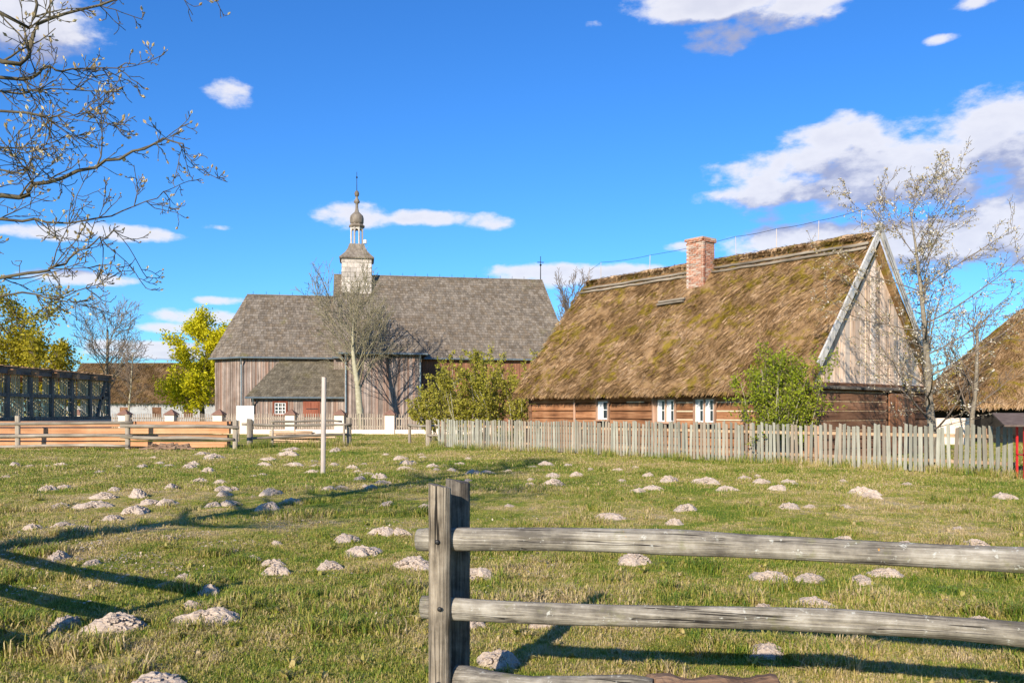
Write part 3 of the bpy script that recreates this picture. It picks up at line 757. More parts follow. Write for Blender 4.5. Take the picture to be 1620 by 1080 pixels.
for (x0, x1, rows) in ((-27.5, -16.6, 4), (-16.9, -12.55, 4)):
    for r_ in range(rows):
        for q in range(3):
            random.seed(200+bn); m = MB(); L = x1-x0-random.uniform(0, .35); h = .258
            m.box(0, L, 0, .26, 0, h-.016); o = m.build('sawn_timber', M['fresh'])
            o.location = (x0+random.uniform(0, .2), 37.55+q*.31+(random.uniform(0, .13) if q == 0 else random.uniform(0, .02)), .03+r_*(h+.042))
            lay_ = ('bottom', 'second', 'third', 'top')[r_]; row_ = ('outer', 'middle', 'inner')[q]
            tag(o, 'fresh orange sawn beam, %s one in the %s layer of the %s' % (row_, lay_, 'long timber stack' if x0 < -20 else 'short timber stack'), 'beam', 'sawn beams stacked behind the rail fence'); bn += 1
for i in range(16):
    random.seed(500+i); m = MB(); L = random.uniform(1.9, 3.0); n_ = 8; w_ = random.uniform(.18, .3); vs = []; fs = []
    for j in range(n_+1):
        a = w_/2*random.uniform(.75, 1.1); hh = .028
        vs += [(j*L/n_, -a, -hh), (j*L/n_, a, -hh), (j*L/n_, a*.8, hh), (j*L/n_, -a*.8, hh)]
    for j in range(n_):
        for k in range(4): fs.append((j*4+k, j*4+(k+1) % 4, j*4+4+(k+1) % 4, j*4+4+k))
    fs += [(0, 1, 2, 3), (n_*4+3, n_*4+2, n_*4+1, n_*4)]
    m.add(vs, fs); o = m.build('waney_plank', M['plank_old'])
    lay = i//3; o.location = (gx(432, 43)+random.uniform(-.3, .5), 42.6+(i % 3)*.3, .08+lay*.105+random.uniform(0, .02)); o.rotation_euler = (random.uniform(-.08, .08), random.uniform(-.02, .02), random.uniform(-.05, .05))
    tag(o, 'rough weathered plank in the %s layer of the low wood pile before the church' % ('bottom', 'second', 'third', 'fourth', 'fifth', 'topmost')[lay], 'plank', 'planks of the wood pile')
m = MB()
for i in range(60):
    m.tube([(random.gauss(0, .45), random.gauss(0, .2), .05), (random.gauss(0, .45), random.gauss(0, .2), .06+random.random()*.22)], [.05, .07], 5, wob=.5)
o = m.build('soil_heap', M['soil']); o.location = (gx(268, 35.6), 35.3, -.02); tag(o, 'low heap of brown clods at the foot of the timber stack', 'heap')
sg = empty('sign_board', (gx(388, 46), 46, 0), R(4), 'blank white notice board on two posts in front of the church', 'sign')
m = MB(); m.box(-.46, .46, -.02, .02, 1.12, 1.92); m.build('panel', M['white'], sg)
for s in (-.36, .36):
    m = MB(); m.box(s-.035, s+.035, .021, .09, -.1, 1.85); m.build('post', M['grey_z'], sg)

# ================================================================= open-framed barn on the left
bx, by0, by1 = -25.3, 36.5, 53.6
barn = empty('timber_frame_barn', (bx, by0, 0), 0, 'unfinished dark timber frame barn filled with upright laths', 'barn')
py = [42.7-2.15*2, 42.7-2.15, 42.7, 44.75, 46.8, 48.95, 51.1, 53.4]
m = MB(); m.box(-8.2, .14, 0, by1-by0, 0, 1.12); m.build('plinth', M['mortar'], barn)
for (dx, nm) in ((0, 'front'), (-8, 'back')):
    for y in py:
        m = MB(); m.box(dx-.12, dx+.12, y-by0-.12, y-by0+.12, 1.3, 3.5); m.build('post', M['tar'], barn)
    for (z0, z1, mt, wd) in ((1.12, 1.32, 'tar', .13), (2.36, 2.54, 'tar', .09), (3.5, 3.86, 'frame_y', .15)):
        m = MB(); m.box(dx-wd, dx+wd, 0, by1-by0, z0, z1); m.build('beam', M[mt], barn)
random.seed(11)
for i, (a, b) in enumerate(zip(py[:-1], py[1:])):
    n_ = 11
    for side in (0, -8):
        for lo, hi in ((1.32, 2.36), (2.54, 3.5)):
            for k in range(n_):
                if random.random() < (.12 if side == 0 else .3): continue
                y = a+.16+(b-a-.32)*k/(n_-1)-by0
                m = MB(); m.tube([(side-.05, y+random.uniform(-.03,.03), lo-.02), (side-.05, y+random.uniform(-.03,.03), hi+.02)], [.042, .036], 5); m.build('lath', M['lath'], barn)
m = MB(); m.bar((.01, 52.0-by0, 1.3), (.01, 53.1-by0, 3.5), .16, .2); m.build('brace', M['tar'], barn)
for x in (-4,):
    for (z0, z1) in ((1.12, 1.32), (2.36, 2.54)):
        m = MB(); m.box(-7.85, -.15, by1-by0-.24, by1-by0-.02, z0, z1); m.build('beam', M['tar'], barn)
for y in [p-by0 for p in py]:
    m = MB(); m.box(-8.4, .42, y-.13, y+.13, 3.46, 3.74); o = m.build('tie_beam', M['fresh'], barn)
for k, y in enumerate(np.arange(.2, by1-by0+.3, .46)):
    m = MB(); m.box(-8.5, .3+random.uniform(0, .12), 0, .34, 3.87, 3.90); o = m.build('roof_board', M['plank_old'], barn); o.location = (0, y, random.uniform(0, .015))

# ================================================================= wooden church
TH = R(10)
chu = empty('wooden_church', (-14.63, 70.08, 0), TH, 'old wooden church with grey shingle roofs and a small belfry', 'church')
EV = 6.05
def hull(pts, z0, z1, name, mat, parent):
    m = MB(); n = len(pts); m.add([(x, y, z0) for x, y in pts]+[(x, y, z1) for x, y in pts],
        [tuple(range(n))[::-1], tuple(range(n, 2*n))]+[(i, (i+1) % n, n+(i+1) % n, n+i) for i in range(n)], .5)
    return m.build(name, mat, parent)
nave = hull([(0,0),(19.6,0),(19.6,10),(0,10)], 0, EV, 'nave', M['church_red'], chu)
chan = hull([(-7.28,1),(0.1,1),(.1,9),(-7.28,9),(-9.85,6.63),(-9.85,3.37)], 0, EV-.01, 'chancel', M['church'], chu)
tran = hull([(1,-4.5),(6.83,-4.5),(6.83,.1),(1,.1)], 0, EV-.02, 'transept', M['church'], chu)
anx = hull([(-6.2,-2.5),(1,-2.5),(1,1.1),(-6.2,1.1)], 0, 2.86, 'annex', M['church'], chu)
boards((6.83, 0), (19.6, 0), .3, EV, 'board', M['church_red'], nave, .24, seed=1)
boards((0, 0), (1, 0), .3, EV, 'board', M['church'], nave, .24, seed=21)
boards((-9.85, 3.37), (-7.28, 1), .3, EV, 'board', M['church'], chan, .22, seed=2)
boards((-9.85, 6.63), (-9.85, 3.37), .3, EV, 'board', M['church'], chan, .22, seed=3)
boards((-7.28, 1), (0, 1), .3, EV, 'board', M['church'], chan, .22, seed=4)
boards((1, -4.5), (6.83, -4.5), .3, EV+.05, 'board', M['church'], tran, .22, seed=5)
boards((6.83, -4.5), (6.83, 0), .3, EV+.05, 'board', M['church'], tran, .22, seed=6)
boards((1, 0), (1, -4.5), .3, EV+.05, 'board', M['church'], tran, .22, seed=7)
boards((-6.2, -2.5), (1, -2.5), .3, 2.86, 'board', M['church'], anx, .2, seed=8)
boards((-6.2, 1), (-6.2, -2.5), .3, 2.86, 'board', M['church'], anx, .2, seed=9)
NRZ, CRZ = 13.62, 11.68
nf = [(-.15, -.45, EV), (20.1, -.45, EV), (18.55, 5, NRZ), (-.15, 5, NRZ)]
nbk = [(20.1, 10.45, EV), (-.15, 10.45, EV), (-.15, 5, NRZ), (18.55, 5, NRZ)]
nr = [(20.1, -.45, EV), (20.1, 10.45, EV), (18.55, 5, NRZ), (18.55, 5, NRZ)]
cf = [(-7.45, .55, EV), (-.1, .55, EV), (-.1, 5, CRZ), (-7.49, 5, CRZ)]
cbk = [(-.1, 9.45, EV), (-7.45, 9.45, EV), (-7.49, 5, CRZ), (-.1, 5, CRZ)]
ca1 = [(-10.32, 3.2, EV), (-7.45, .55, EV), (-7.49, 5, CRZ), (-7.49, 5, CRZ)]
ca2 = [(-10.32, 6.8, EV), (-10.32, 3.2, EV), (-7.49, 5, CRZ), (-7.49, 5, CRZ)]
ca3 = [(-7.45, 9.45, EV), (-10.32, 6.8, EV), (-7.49, 5, CRZ), (-7.49, 5, CRZ)]
TZ, tc_ = 10.1, 3.915
t1 = [(.6, -4.95, EV+.08), (7.25, -4.95, EV+.08), (tc_, -2.1, TZ), (tc_, -2.1, TZ)]
t2 = [(7.25, -4.95, EV+.08), (7.25, 1.2, EV+.08), (tc_, 3.2, TZ), (tc_, -2.1, TZ)]
t3 = [(.6, 1.2, EV+.08), (.6, -4.95, EV+.08), (tc_, -2.1, TZ), (tc_, 3.2, TZ)]
a1 = [(-6.6, -2.95, 2.74), (1.0, -2.95, 2.74), (1.0, 1.0, 5.85), (-4.3, 1.0, 5.85)]
a2 = [(-6.6, 1.0, 2.74), (-6.6, -2.95, 2.74), (-4.3, 1.0, 5.85), (-4.3, 1.0, 5.85)]
roofs = {}
for nm, C, mt, sh in (('nave_roof', nf, 'shingle', 1), ('nave_roof', nbk, 'shingle', 0), ('nave_roof', nr, 'shingle', 1), ('chancel_roof', cf, 'shingle', 1), ('chancel_roof', cbk, 'shingle', 0),
        ('apse_roof', ca1, 'shingle', 1), ('apse_roof', ca2, 'shingle', 1), ('apse_roof', ca3, 'shingle', 0), ('transept_roof', t1, 'shingle', 1), ('transept_roof', t2, 'shingle', 1), ('transept_roof', t3, 'shingle', 1),
        ('annex_roof', a1, 'shingle_mossy', 1), ('annex_roof', a2, 'shingle_mossy', 1)):
    d_ = deck(C, nm, M[mt], chu)
    if sh: shingles(C, 'shingle', M[mt], d_, .29, .24, seed=len(roofs)+3)
    roofs[nm+str(len(roofs))] = d_
m = MB(); m.add([(-.16, -.3, EV), (-.16, 10.3, EV), (-.16, 5, NRZ-.05)], [(0, 2, 1)]); m.build('nave_gable', M['church'], chu)
for (a, b) in (((-.15, 5, NRZ+.02), (18.55, 5, NRZ+.02)), ((-7.49, 5, CRZ+.02), (-.15, 5, CRZ+.02))):
    m = MB(); m.bar(a, b, .22, .09); m.build('ridge_board', M['shingle'], chu)
    nsp = int((b[0]-a[0])/1.1)
    for i in range(nsp):
        m = MB(); x = a[0]+.5+i*1.1; m.tube([(x, 5, a[2]), (x, 5, a[2]+.3)], [.02, .012], 4); m.build('ridge_spike', M['iron'], chu)
for pts in ([(-.1, -.52, EV-.05), (20.1, -.52, EV-.05)], [(-10.36, 3.1, EV-.05), (-7.48, .47, EV-.05), (.5, .47, EV-.05)], [(.5, -5.02, EV+.02), (7.3, -5.02, EV+.02), (7.3, -.6, EV+.02)], [(-6.65, -3.02, 2.68), (.98, -3.02, 2.68)]):
    m = MB(); m.tube(pts, [.075]*len(pts), 7); m.build('gutter', M['zinc'], chu)
for (x, y, zt_, yo) in ((-7.42, .82, EV, .5), (1.05, -4.68, EV, -5.0), (6.75, -4.68, EV, -5.0), (-6.05, -2.65, 2.68, -3.0)):
    m = MB(); m.tube([(x, yo, zt_-.06), (x, (y+yo)/2, zt_-.35), (x, y, zt_-.6), (x, y, .1)], [.06]*4, 7); m.build('downpipe', M['zinc'], chu)
# annex window and shutter
m = MB()
for (a, b, c, d) in ((-4.62, -4.47, 1.3, 2.45), (-3.62, -3.47, 1.3, 2.45), (-4.47, -3.62, 2.30, 2.45), (-4.47, -3.62, 1.3, 1.42)): m.box(a, b, -2.64, -2.5, c, d)
wo = m.build('window', M['redpaint'], chu)
m = MB(); m.box(-4.47, -3.62, -2.56, -2.55, 1.42, 2.30); m.build('pane', M['glass'], wo)
m = MB()
for x in (-4.47, -4.2, -3.91, -3.68): m.box(x, x+.06, -2.60, -2.565, 1.42, 2.30)
for z in (1.42, 1.68, 1.96, 2.24): m.box(-4.46, -3.63, -2.598, -2.563, z, z+.055)
m.build('muntin', M['white'], wo)
m = MB(); m.box(-2.3, -1.0, -2.61, -2.5, 1.2, 2.45); m.box(-2.2, -1.1, -2.64, -2.61, 1.3, 2.36); sh_o = m.build('shutter', M['redpaint'], chu)
m = MB(); m.box(-2.05, -1.15, -2.67, -2.64, 1.8, 1.86); m.build('shutter_bar', M['iron'], sh_o)
# small porch on the nave
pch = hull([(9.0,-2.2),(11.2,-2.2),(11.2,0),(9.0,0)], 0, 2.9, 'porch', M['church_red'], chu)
m = MB(); m.add([(9.0, -2.24, 2.9), (11.2, -2.24, 2.9), (10.1, -2.24, 4.3)], [(0, 1, 2)]); m.build('porch_gable', M['door'], chu)
for C in ([(8.75, -2.5, 2.75), (10.1, -2.5, 4.45), (10.1, .1, 4.45), (8.75, .1, 2.75)], [(10.1, -2.5, 4.45), (11.45, -2.5, 2.75), (11.45, .1, 2.75), (10.1, .1, 4.45)]):
    deck(C, 'porch_roof', M['shingle'], chu, .1)
# belfry on the nave ridge
bel = empty('belfry', (1.83, 5, 0)); bel.parent = chu
h = 1.25
m = MB(); m.box(-h, h, -h, h, 10.6, 14.95); m.build('belfry_core', M['shingle_pale'], bel)
random.seed(8)
for face in range(4):
    ang = face*math.pi/2
    for i in range(10):
        nsh = 5
        for j in range(nsh+(i % 2)):
            w_ = 2*h/nsh; x0 = -h+(j-(.5 if i % 2 else 0))*w_; x0, x1 = max(-h, x0), min(h, x0+w_-.012)
            if face in (2, ) or x1-x0 < .05: continue
            m = MB(); m.hexa([(x0, -.05-random.uniform(0, .015), 0), (x1, -.05-random.uniform(0, .015), 0), (x1, 0, 0), (x0, 0, 0), (x0, -.012, .47), (x1, -.012, .47), (x1, 0, .47), (x0, 0, .47)])
            o = m.build('shingle', M['shingle_pale'], bel); o.rotation_euler = (0, 0, ang)
            o.location = (h*math.sin(ang)*1.0, -h*math.cos(ang), 10.75+i*.42)
def square_loft(prof, name, mat, parent, n=4):
    m = MB(); m.lathe([(r*math.sqrt(2), z) for r, z in prof], n); return m.build(name, mat, parent)
square_loft([(1.45, 14.88), (1.50, 14.98), (1.28, 15.2), (1.0, 15.5), (.78, 15.85), (.66, 16.25), (.62, 16.3)], 'skirt_roof', M['shingle'], bel)
for i in range(8):
    t = math.pi*2*(i+.5)/8; m = MB(); m.tube([(.52*math.cos(t), .52*math.sin(t), 16.28), (.52*math.cos(t), .52*math.sin(t), 17.9)], [.085, .085], 6); m.build('lantern_post', M['shingle_pale'], bel)
for i in range(8):                                 # arched heads between the posts
    t0, t1_ = math.pi*2*(i+.5)/8, math.pi*2*(i+1.5)/8; m = MB(); K = 8
    for k in range(K):
        f0, f1 = k/K, (k+1)/K
        z0 = 17.25+.42*math.sin(math.pi*f0)**.6; z1 = 17.25+.42*math.sin(math.pi*f1)**.6
        p = [np.array((.53*math.cos(t0), .53*math.sin(t0)))*(1-f)+np.array((.53*math.cos(t1_), .53*math.sin(t1_)))*f for f in (f0, f1)]
        q = [a*.88 for a in p]
        m.hexa([(*p[0], z0), (*p[1], z1), (*q[1], z1), (*q[0], z0), (*p[0], 17.9), (*p[1], 17.9), (*q[1], 17.9), (*q[0], 17.9)], .5)
    m.build('arch', M['shingle_pale'], bel)
m = MB(); m.lathe([(.70, 17.85), (.74, 17.95), (.60, 18.05), (.55, 18.15)], 8); m.build('cornice', M['shingle'], bel)
m = MB(); m.lathe([(.55, 18.1), (.62, 18.3), (.63, 18.6), (.56, 18.85), (.36, 19.05), (.2, 19.2), (.14, 19.45), (.12, 19.8), (.14, 19.95), (.28, 20.05), (.27, 20.12), (.12, 20.4), (.09, 20.55)], 10); m.build('dome', M['shingle'], bel, True)
m = MB(); m.lathe([(.05, 20.5), (.17, 20.62), (.22, 20.8), (.17, 20.98), (.05, 21.1)], 10); m.build('ball', M['shingle'], bel, True)
m = MB(); m.tube([(0,0,21.05), (0,0,22.75)], [.035, .02], 5); m.lathe([(.02, 22.15), (.09, 22.25), (.02, 22.38)], 8); m.build('finial', M['iron'], bel)
m = MB(); m.lathe([(.02, 16.3), (.17, 16.34), (.17, 16.62), (.02, 16.7)], 8, (.72, -.6)); m.build('loudspeaker', M['white'], bel)
m = MB(); m.tube([(18.4, 5, NRZ), (18.4, 5, NRZ+2.2)], [.05, .03], 5); m.bar((18.1, 5, NRZ+1.65), (18.7, 5, NRZ+1.65), .06, .06); m.lathe([(.03, NRZ+1.3), (.13, NRZ+1.4), (.03, NRZ+1.5)], 6, (18.4, 5)); m.build('ridge_cross', M['iron'], chu)

# church fence: plastered pillars on a plinth with pickets between
p0, p1 = Vector((gx(198, 62.5), 62.5, 0)), Vector((gx(692, 60), 60, 0)); e = (p1-p0).normalized(); ang = math.atan2(e.y, e.x)
cfz = empty('pillar_fence', p0, ang, 'cream plastered pillar fence with grey pickets in front of the church', 'fence')
def along(px):
    k = (px-810)/1350; return (k*p0.y-p0.x)/(e.x-k*e.y)
pl = [along(p) for p in (124, 198, 271.5, 347, 387, 461, 538.6, 618, 692, 770)]
m = MB(); m.box(pl[0]-.2, pl[-1]+.2, -.2, .2, -.05, .34); m.build('plinth', M['cream'], cfz)
random.seed(3)
for u in pl:
    m = MB(); m.box(u-.34, u+.34, -.34, .34, 0, 1.36); po = m.build('pillar', M['cream'], cfz)
    m = MB(); m.add([(u-.44,-.44,1.36),(u+.44,-.44,1.36),(u+.44,.44,1.36),(u-.44,.44,1.36),(u-.40,-.40,1.44),(u+.40,-.40,1.44),(u+.40,.40,1.44),(u-.40,.40,1.44),(u,0,1.80)],
        [(0,3,2,1),(0,1,5,4),(1,2,6,5),(2,3,7,6),(3,0,4,7),(4,5,8),(5,6,8),(6,7,8),(7,4,8)]); m.build('cap', M['cap'], po)
m = MB(); m.hexa([(-.05,-.012,0),(.05,-.012,0),(.05,.012,0),(-.05,.012,0),(-.03,-.012,1.05),(.03,-.012,1.05),(.03,.012,1.05),(-.03,.012,1.05)]); pm = m.mesh('picket', M['picket_ch'])
for i, (a, b) in enumerate(zip(pl[:-1], pl[1:])):
    for z in (.55, 1.12):
        m = MB(); m.box(a+.34, b-.34, .0, .06, z-.05, z+.05); m.build('rail', M['picket_ch'], cfz)
    n_ = int((b-a-.7)/.168)
    for k in range(n_): piece('picket', pm, cfz, (a+.44+k*(b-a-.88)/max(1, n_-1), -.03, .36+random.uniform(-.01,.02)), (0, random.gauss(0, .01), 0), (1, 1, 1.0+.06*math.sin(math.pi*k/max(1, n_-1))))

# ================================================================= other farm buildings
def thatch_house(name, loc, rz, L, W, ez, rz_, hip, wall_mat, label, th_mat, ns=4000):
    e = empty(name, loc, rz, label, 'house'); o_ = .6
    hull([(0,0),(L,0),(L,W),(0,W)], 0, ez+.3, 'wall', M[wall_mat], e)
    A = [(-o_,-o_,ez),(L+o_,-o_,ez),(L-hip,W/2,rz_),(hip,W/2,rz_)]; B = [(L+o_,W+o_,ez),(-o_,W+o_,ez),(hip,W/2,rz_),(L-hip,W/2,rz_)]
    r0 = thatch_slab(A, 'roof', M[th_mat], e, nu=60, nv=24, seed=31); thatch_slab(B, 'roof', M[th_mat], e, nu=30, nv=12, seed=32)
    straw(A, ns, 'straw', M[th_mat], r0, -.2, ns//5, 33, (.25, .7), .06, .02)
    if hip > 0:
        Cc = [(-o_,W+o_,ez),(-o_,-o_,ez),(hip,W/2,rz_),(hip,W/2,rz_)]; D = [(L+o_,-o_,ez),(L+o_,W+o_,ez),(L-hip,W/2,rz_),(L-hip,W/2,rz_)]
        for q in (Cc, D): thatch_slab(q, 'roof', M[th_mat], e, nu=30, nv=16, seed=35); straw(q, ns//2, 'straw', M[th_mat], r0, 0, ns//8, 36, (.25, .7), .06, .02)
    return e
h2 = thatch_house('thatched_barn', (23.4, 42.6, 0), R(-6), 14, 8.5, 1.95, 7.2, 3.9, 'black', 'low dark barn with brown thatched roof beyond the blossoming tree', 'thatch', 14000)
h3 = thatch_house('thatched_farmhouse', (-50.5, 96, 0), R(-2), 17.5, 8, 2.75, 7.3, 0.0, 'whitewash', 'whitewashed farmhouse with old dark brown thatch left of the church', 'thatch_old', 9000)
for x in (6.5, 10.2, 13.8):
    m = MB(); m.box(x, x+1.0, -.06, .02, 1.0, 2.1); m.build('window', M['log_dark'], h3)
cb_ = MB(); cb_.box(0, 1.7, 0, .25, 0, 1.3); o = cb_.build('masonry_wall', M['cream']); o.location = (20.0, 40.2, 0); tag(o, 'short low cream wall by the dark thatched barn', 'wall', kind='thing')
# fire point at the end of the picket fence
fpnt = empty('fire_point', (12.16, 20.25, 0), R(0), 'red fire point stand under a small brown board roof', 'stand')
for x in (0, .95):
    for y in (0, .3):
        m = MB(); m.box(x-.02, x+.02, y-.02, y+.02, -.05, 1.3); m.build('post', M['red'], fpnt)
m = MB(); m.box(-.02, .97, -.02, .32, .56, .585); m.build('shelf', M['red'], fpnt)
m = MB(); m.hexa([(-.62,-.25,1.25),(1.55,-.25,1.25),(1.4,.62,1.53),(-.42,.62,1.53),(-.62,-.25,1.29),(1.55,-.25,1.29),(1.4,.62,1.57),(-.42,.62,1.57)]); m.build('roof', M['roofboard'], fpnt)
ext = empty('fire_extinguisher', (12.36, 20.40, .585), 0, 'red fire extinguisher standing on the shelf of the fire point', 'extinguisher')
m = MB(); m.lathe([(.075, 0), (.085, .02), (.085, .36), (.07, .42), (.03, .46), (.03, .50)], 16); m.build('bottle', M['red'], ext, True)
m = MB(); m.lathe([(.087, .14), (.087, .28)], 16); m.build('paper_label', M['white'], ext, True)
m = MB(); m.bar((-.02, 0, .5), (.12, 0, .56), .03, .03); m.tube([(.03,0,.49), (.12,-.03,.42), (.11,-.05,.15)], [.012]*3, 6); m.build('valve_hose', M['iron'], ext)

# ================================================================= trees and shrubs
def grow(out, rnd, p, d, L, r, lev, cfg):
    n = cfg['seg'][lev]; pts = [p.copy()]; rad = [r]; d = d.normalized()
    for i in range(n):
        j = cfg['jit'][lev]
        d = (d + Vector((rnd.gauss(0, j), rnd.gauss(0, j), rnd.gauss(0, j))) + Vector((0, 0, cfg['up'][lev]))).normalized()
        p = p + d*(L/n); pts.append(p.copy()); rad.append(max(cfg['rmin'], r*(1-(i+1)/n*(1-cfg['taper'][lev]))))
    out.append((pts, rad, lev))
    if lev+1 >= cfg['lev']: return
    k = cfg['kids'][lev]; k = int(k)+(rnd.random() < k-int(k))
    for c in range(k):
        t = cfg['from'][lev]+(1-cfg['from'][lev])*(c+rnd.random())/k; i = min(n-1, int(t*n)); f = t*n-i
        q = pts[i].lerp(pts[i+1], f); ax = (pts[i+1]-pts[i]).normalized()
        side = ax.orthogonal().normalized(); side.rotate(Matrix.Rotation(rnd.uniform(0, 6.283), 3, ax))
        a = R(rnd.gauss(cfg['ang'][lev], 9)); nd = ax*math.cos(a)+side*math.sin(a)
        grow(out, rnd, q, nd, L*cfg['len'][lev]*rnd.uniform(.7, 1.15)*(1-.45*(t-cfg['from'][lev])), max(cfg['rmin'], rad[i]*cfg['rr'][lev]), lev+1, cfg)
def tree_mesh(out, root, bark, twig, split=1, names=('trunk', 'branches')):
    a, b = MB(), MB()
    for (pts, rad, lev) in out:
        (a if lev < split else b).tube(pts, rad, 9 if lev == 0 else 5 if lev == 1 else 3, cap=(lev == 0), wob=.12 if lev == 0 else 0)
    if a.v: a.build(names[0], bark, root, True)
    if b.v: b.build(names[1], twig, root, True)
def leaves(out, root, mat, count, size, seed, levs=(2, 3), spread=.15, name='crown', pick=None, aspect=1.0):
    r = np.random.default_rng(seed); P = []
    for (pts, rad, lev) in out:
        if lev in levs:
            for a, b in zip(pts[:-1], pts[1:]): P.append((*a, *b))
    P = np.array(P); 
    if pick is not None: P = P[pick(P)]
    i = r.integers(0, len(P), count); t = r.random((count, 1)); c = P[i, :3]*(1-t)+P[i, 3:]*t + r.normal(0, spread, (count, 3))
    u = r.normal(0, 1, (count, 3)); u /= np.linalg.norm(u, axis=1)[:, None]
    v = np.cross(u, r.normal(0, 1, (count, 3))); v /= np.linalg.norm(v, axis=1)[:, None]
    s = (size*r.uniform(.55, 1.4, count))[:, None]
    V = np.stack([c-u*s, c-v*s*.6*aspect, c+u*s, c+v*s*.6*aspect], 1)
    return quads(name, V, mat, r.random(count), root, 'stuff')
CFG = dict(lev=4, seg=[7, 6, 5, 3], jit=[.05, .10, .14, .2], up=[.02, .07, .06, .03], rmin=.008, taper=[.45, .3, .25, .3], kids=[11, 7, 5, 0], ang=[42, 40, 42, 40], len=[.55, .5, .5, .5], rr=[.42, .5, .55, .5])
CFG['from'] = [.35, .2, .15, 0]
def tree(name, loc, H, r, label, bark, twig, seed, leaf=None, trunk_dir=(0, 0, 1), group=None, cat='tree', **over):
    cfg = dict(CFG); cfg.update(over); rnd = random.Random(seed); root = empty(name, loc, 0, label, cat, group); out = []
    grow(out, rnd, Vector((0, 0, -.1)), Vector(trunk_dir), H, r, 0, cfg); tree_mesh(out, root, bark, twig, over.get('split', 1))
    if leaf: 
        for (mat, cnt, size, kw) in leaf: leaves(out, root, mat, cnt, size, seed+1, **kw)
    return root, out
# bare tree in front of the church transept
tree('bare_tree', (-10.72, 60.85, 0), 8.6, .31, 'leafless tree with pale trunk casting its shadow on the church wall', M['bark_pale'], M['branch'], 12,
     kids=[24, 9, 6, 0], ang=[47, 32, 34, 30], len=[.66, .55, .5, .5], up=[.0, .06, .05, .04], rr=[.26, .5, .6, .5], taper=[.2, .3, .3, .3], rmin=.014, **{'from': [.36, .2, .15, 0]})
# blossoming tree beside the gable
BT, bo = tree('blossoming_tree', (12.08, 24.5, 0), 7.6, .14, 'slender fruit tree in white blossom beside the cottage gable', M['bark'], M['twig'], 5,
     [(M['blossom'], 12500, .028, dict(levs=(2, 3), spread=.03)), (M['leaf_o'], 1500, .026, dict(levs=(3,), spread=.03, name='young_leaves'))],
     kids=[30, 9, 5, 0], ang=[66, 42, 45, 40], len=[.46, .46, .5, .4], up=[.02, .07, .05, .03], jit=[.03, .09, .14, .2], rmin=.0055, rr=[.27, .5, .6, .5], taper=[.10, .3, .3, .3], **{'from': [.14, .12, .12, 0]})
# green bush before the log wall
def shrub(name, loc, stems, H, spread, label, leafmat_, n, size, seed, rad=.022, tilt=.55):
    rnd = random.Random(seed); root = empty(name, loc, 0, label, 'shrub'); out = []
    cfg = dict(CFG); cfg.update(lev=3, seg=[6, 4, 3], jit=[.07, .12, .15], up=[.03, .05, .05], rmin=.005, taper=[.3, .3, .3], kids=[9, 5, 0], ang=[34, 38, 30], len=[.42, .5, .4], rr=[.5, .6, .5]); cfg['from'] = [.15, .15, 0]
    for i in range(stems):
        a = rnd.uniform(0, 6.283); q = rnd.random()**.6
        grow(out, rnd, Vector((math.cos(a)*q*spread*.45, math.sin(a)*q*spread*.35, -.05)), Vector((math.cos(a)*q*tilt, math.sin(a)*q*tilt, 1)), H*rnd.uniform(.65, 1.0), rad, 0, cfg)
    tree_mesh(out, root, M['bark_pale'], M['twig'], 1, ('stems', 'branches'))
    leaves(out, root, leafmat_, n, size, seed, (1, 2), .06, 'foliage'); return root
shrub('green_bush', (8.65, 27.2, 0), 20, 3.35, 1.5, 'bright green leafy bush between picket fence and log wall', M['leaf_g'], 16000, .040, 41, tilt=.22)
shrub('tall_shrub', (-1.3, 46.0, 0), 20, 4.9, 5.2, 'large olive green shrub left of the cottage behind the picket fence', M['leaf_b'], 20000, .060, 42, .035)
shrub('tall_shrub', (.3, 44.9, 0), 14, 4.4, 3.6, 'olive green shrub touching the thatched eave of the cottage', M['leaf_b'], 12000, .056, 43, .03)
shrub('low_shrub', (-3.1, 46.5, 0), 12, 3.1, 2.8, 'lower olive shrub before the dark porch of the church', M['leaf_b'], 9000, .056, 44, .03)
# trees on the left
tree('leafing_tree', (-40.5, 70, 0), 9.6, .28, 'broad tree with golden green young leaves behind the timber barn', M['bark'], M['twig'], 21,
     [(M['leaf_o'], 16000, .12, dict(levs=(2, 3), spread=.35, pick=lambda P: (P[:, 2] < 7.4) | (np.arange(len(P)) % 4 == 0)))], kids=[14, 7, 4, 0], ang=[55, 42, 42, 40], len=[.58, .5, .5, .5], rmin=.016, **{'from': [.15, .2, .15, 0]})
tree('leafing_tree', (-35.3, 66, 0), 6.0, .2, 'smaller golden leaved tree right of the broad tree behind the barn', M['bark'], M['twig'], 22,
     [(M['leaf_o'], 5200, .11, dict(levs=(2, 3), spread=.28))], kids=[11, 6, 4, 0], ang=[60, 42, 42, 40], rmin=.016, **{'from': [.15, .2, .15, 0]})
tree('bare_tree', (-36.4, 76, 0), 9.0, .2, 'leafless grey tree standing before the dark thatched farmhouse', M['bark'], M['bark'], 23, kids=[20, 9, 6, 0], ang=[44, 36, 38, 35], rr=[.3, .5, .6, .5], rmin=.016, **{'from': [.32, .2, .15, 0]})
tree('sapling', (-31.0, 69, 0), 6.4, .09, 'thin bare sapling right of the timber barn', M['bark_pale'], M['twig'], 24, kids=[22, 7, 4, 0], ang=[52, 42, 42, 40], len=[.36, .5, .5, .5], jit=[.02, .1, .14, .2], rmin=.012, **{'from': [.3, .2, .15, 0]})
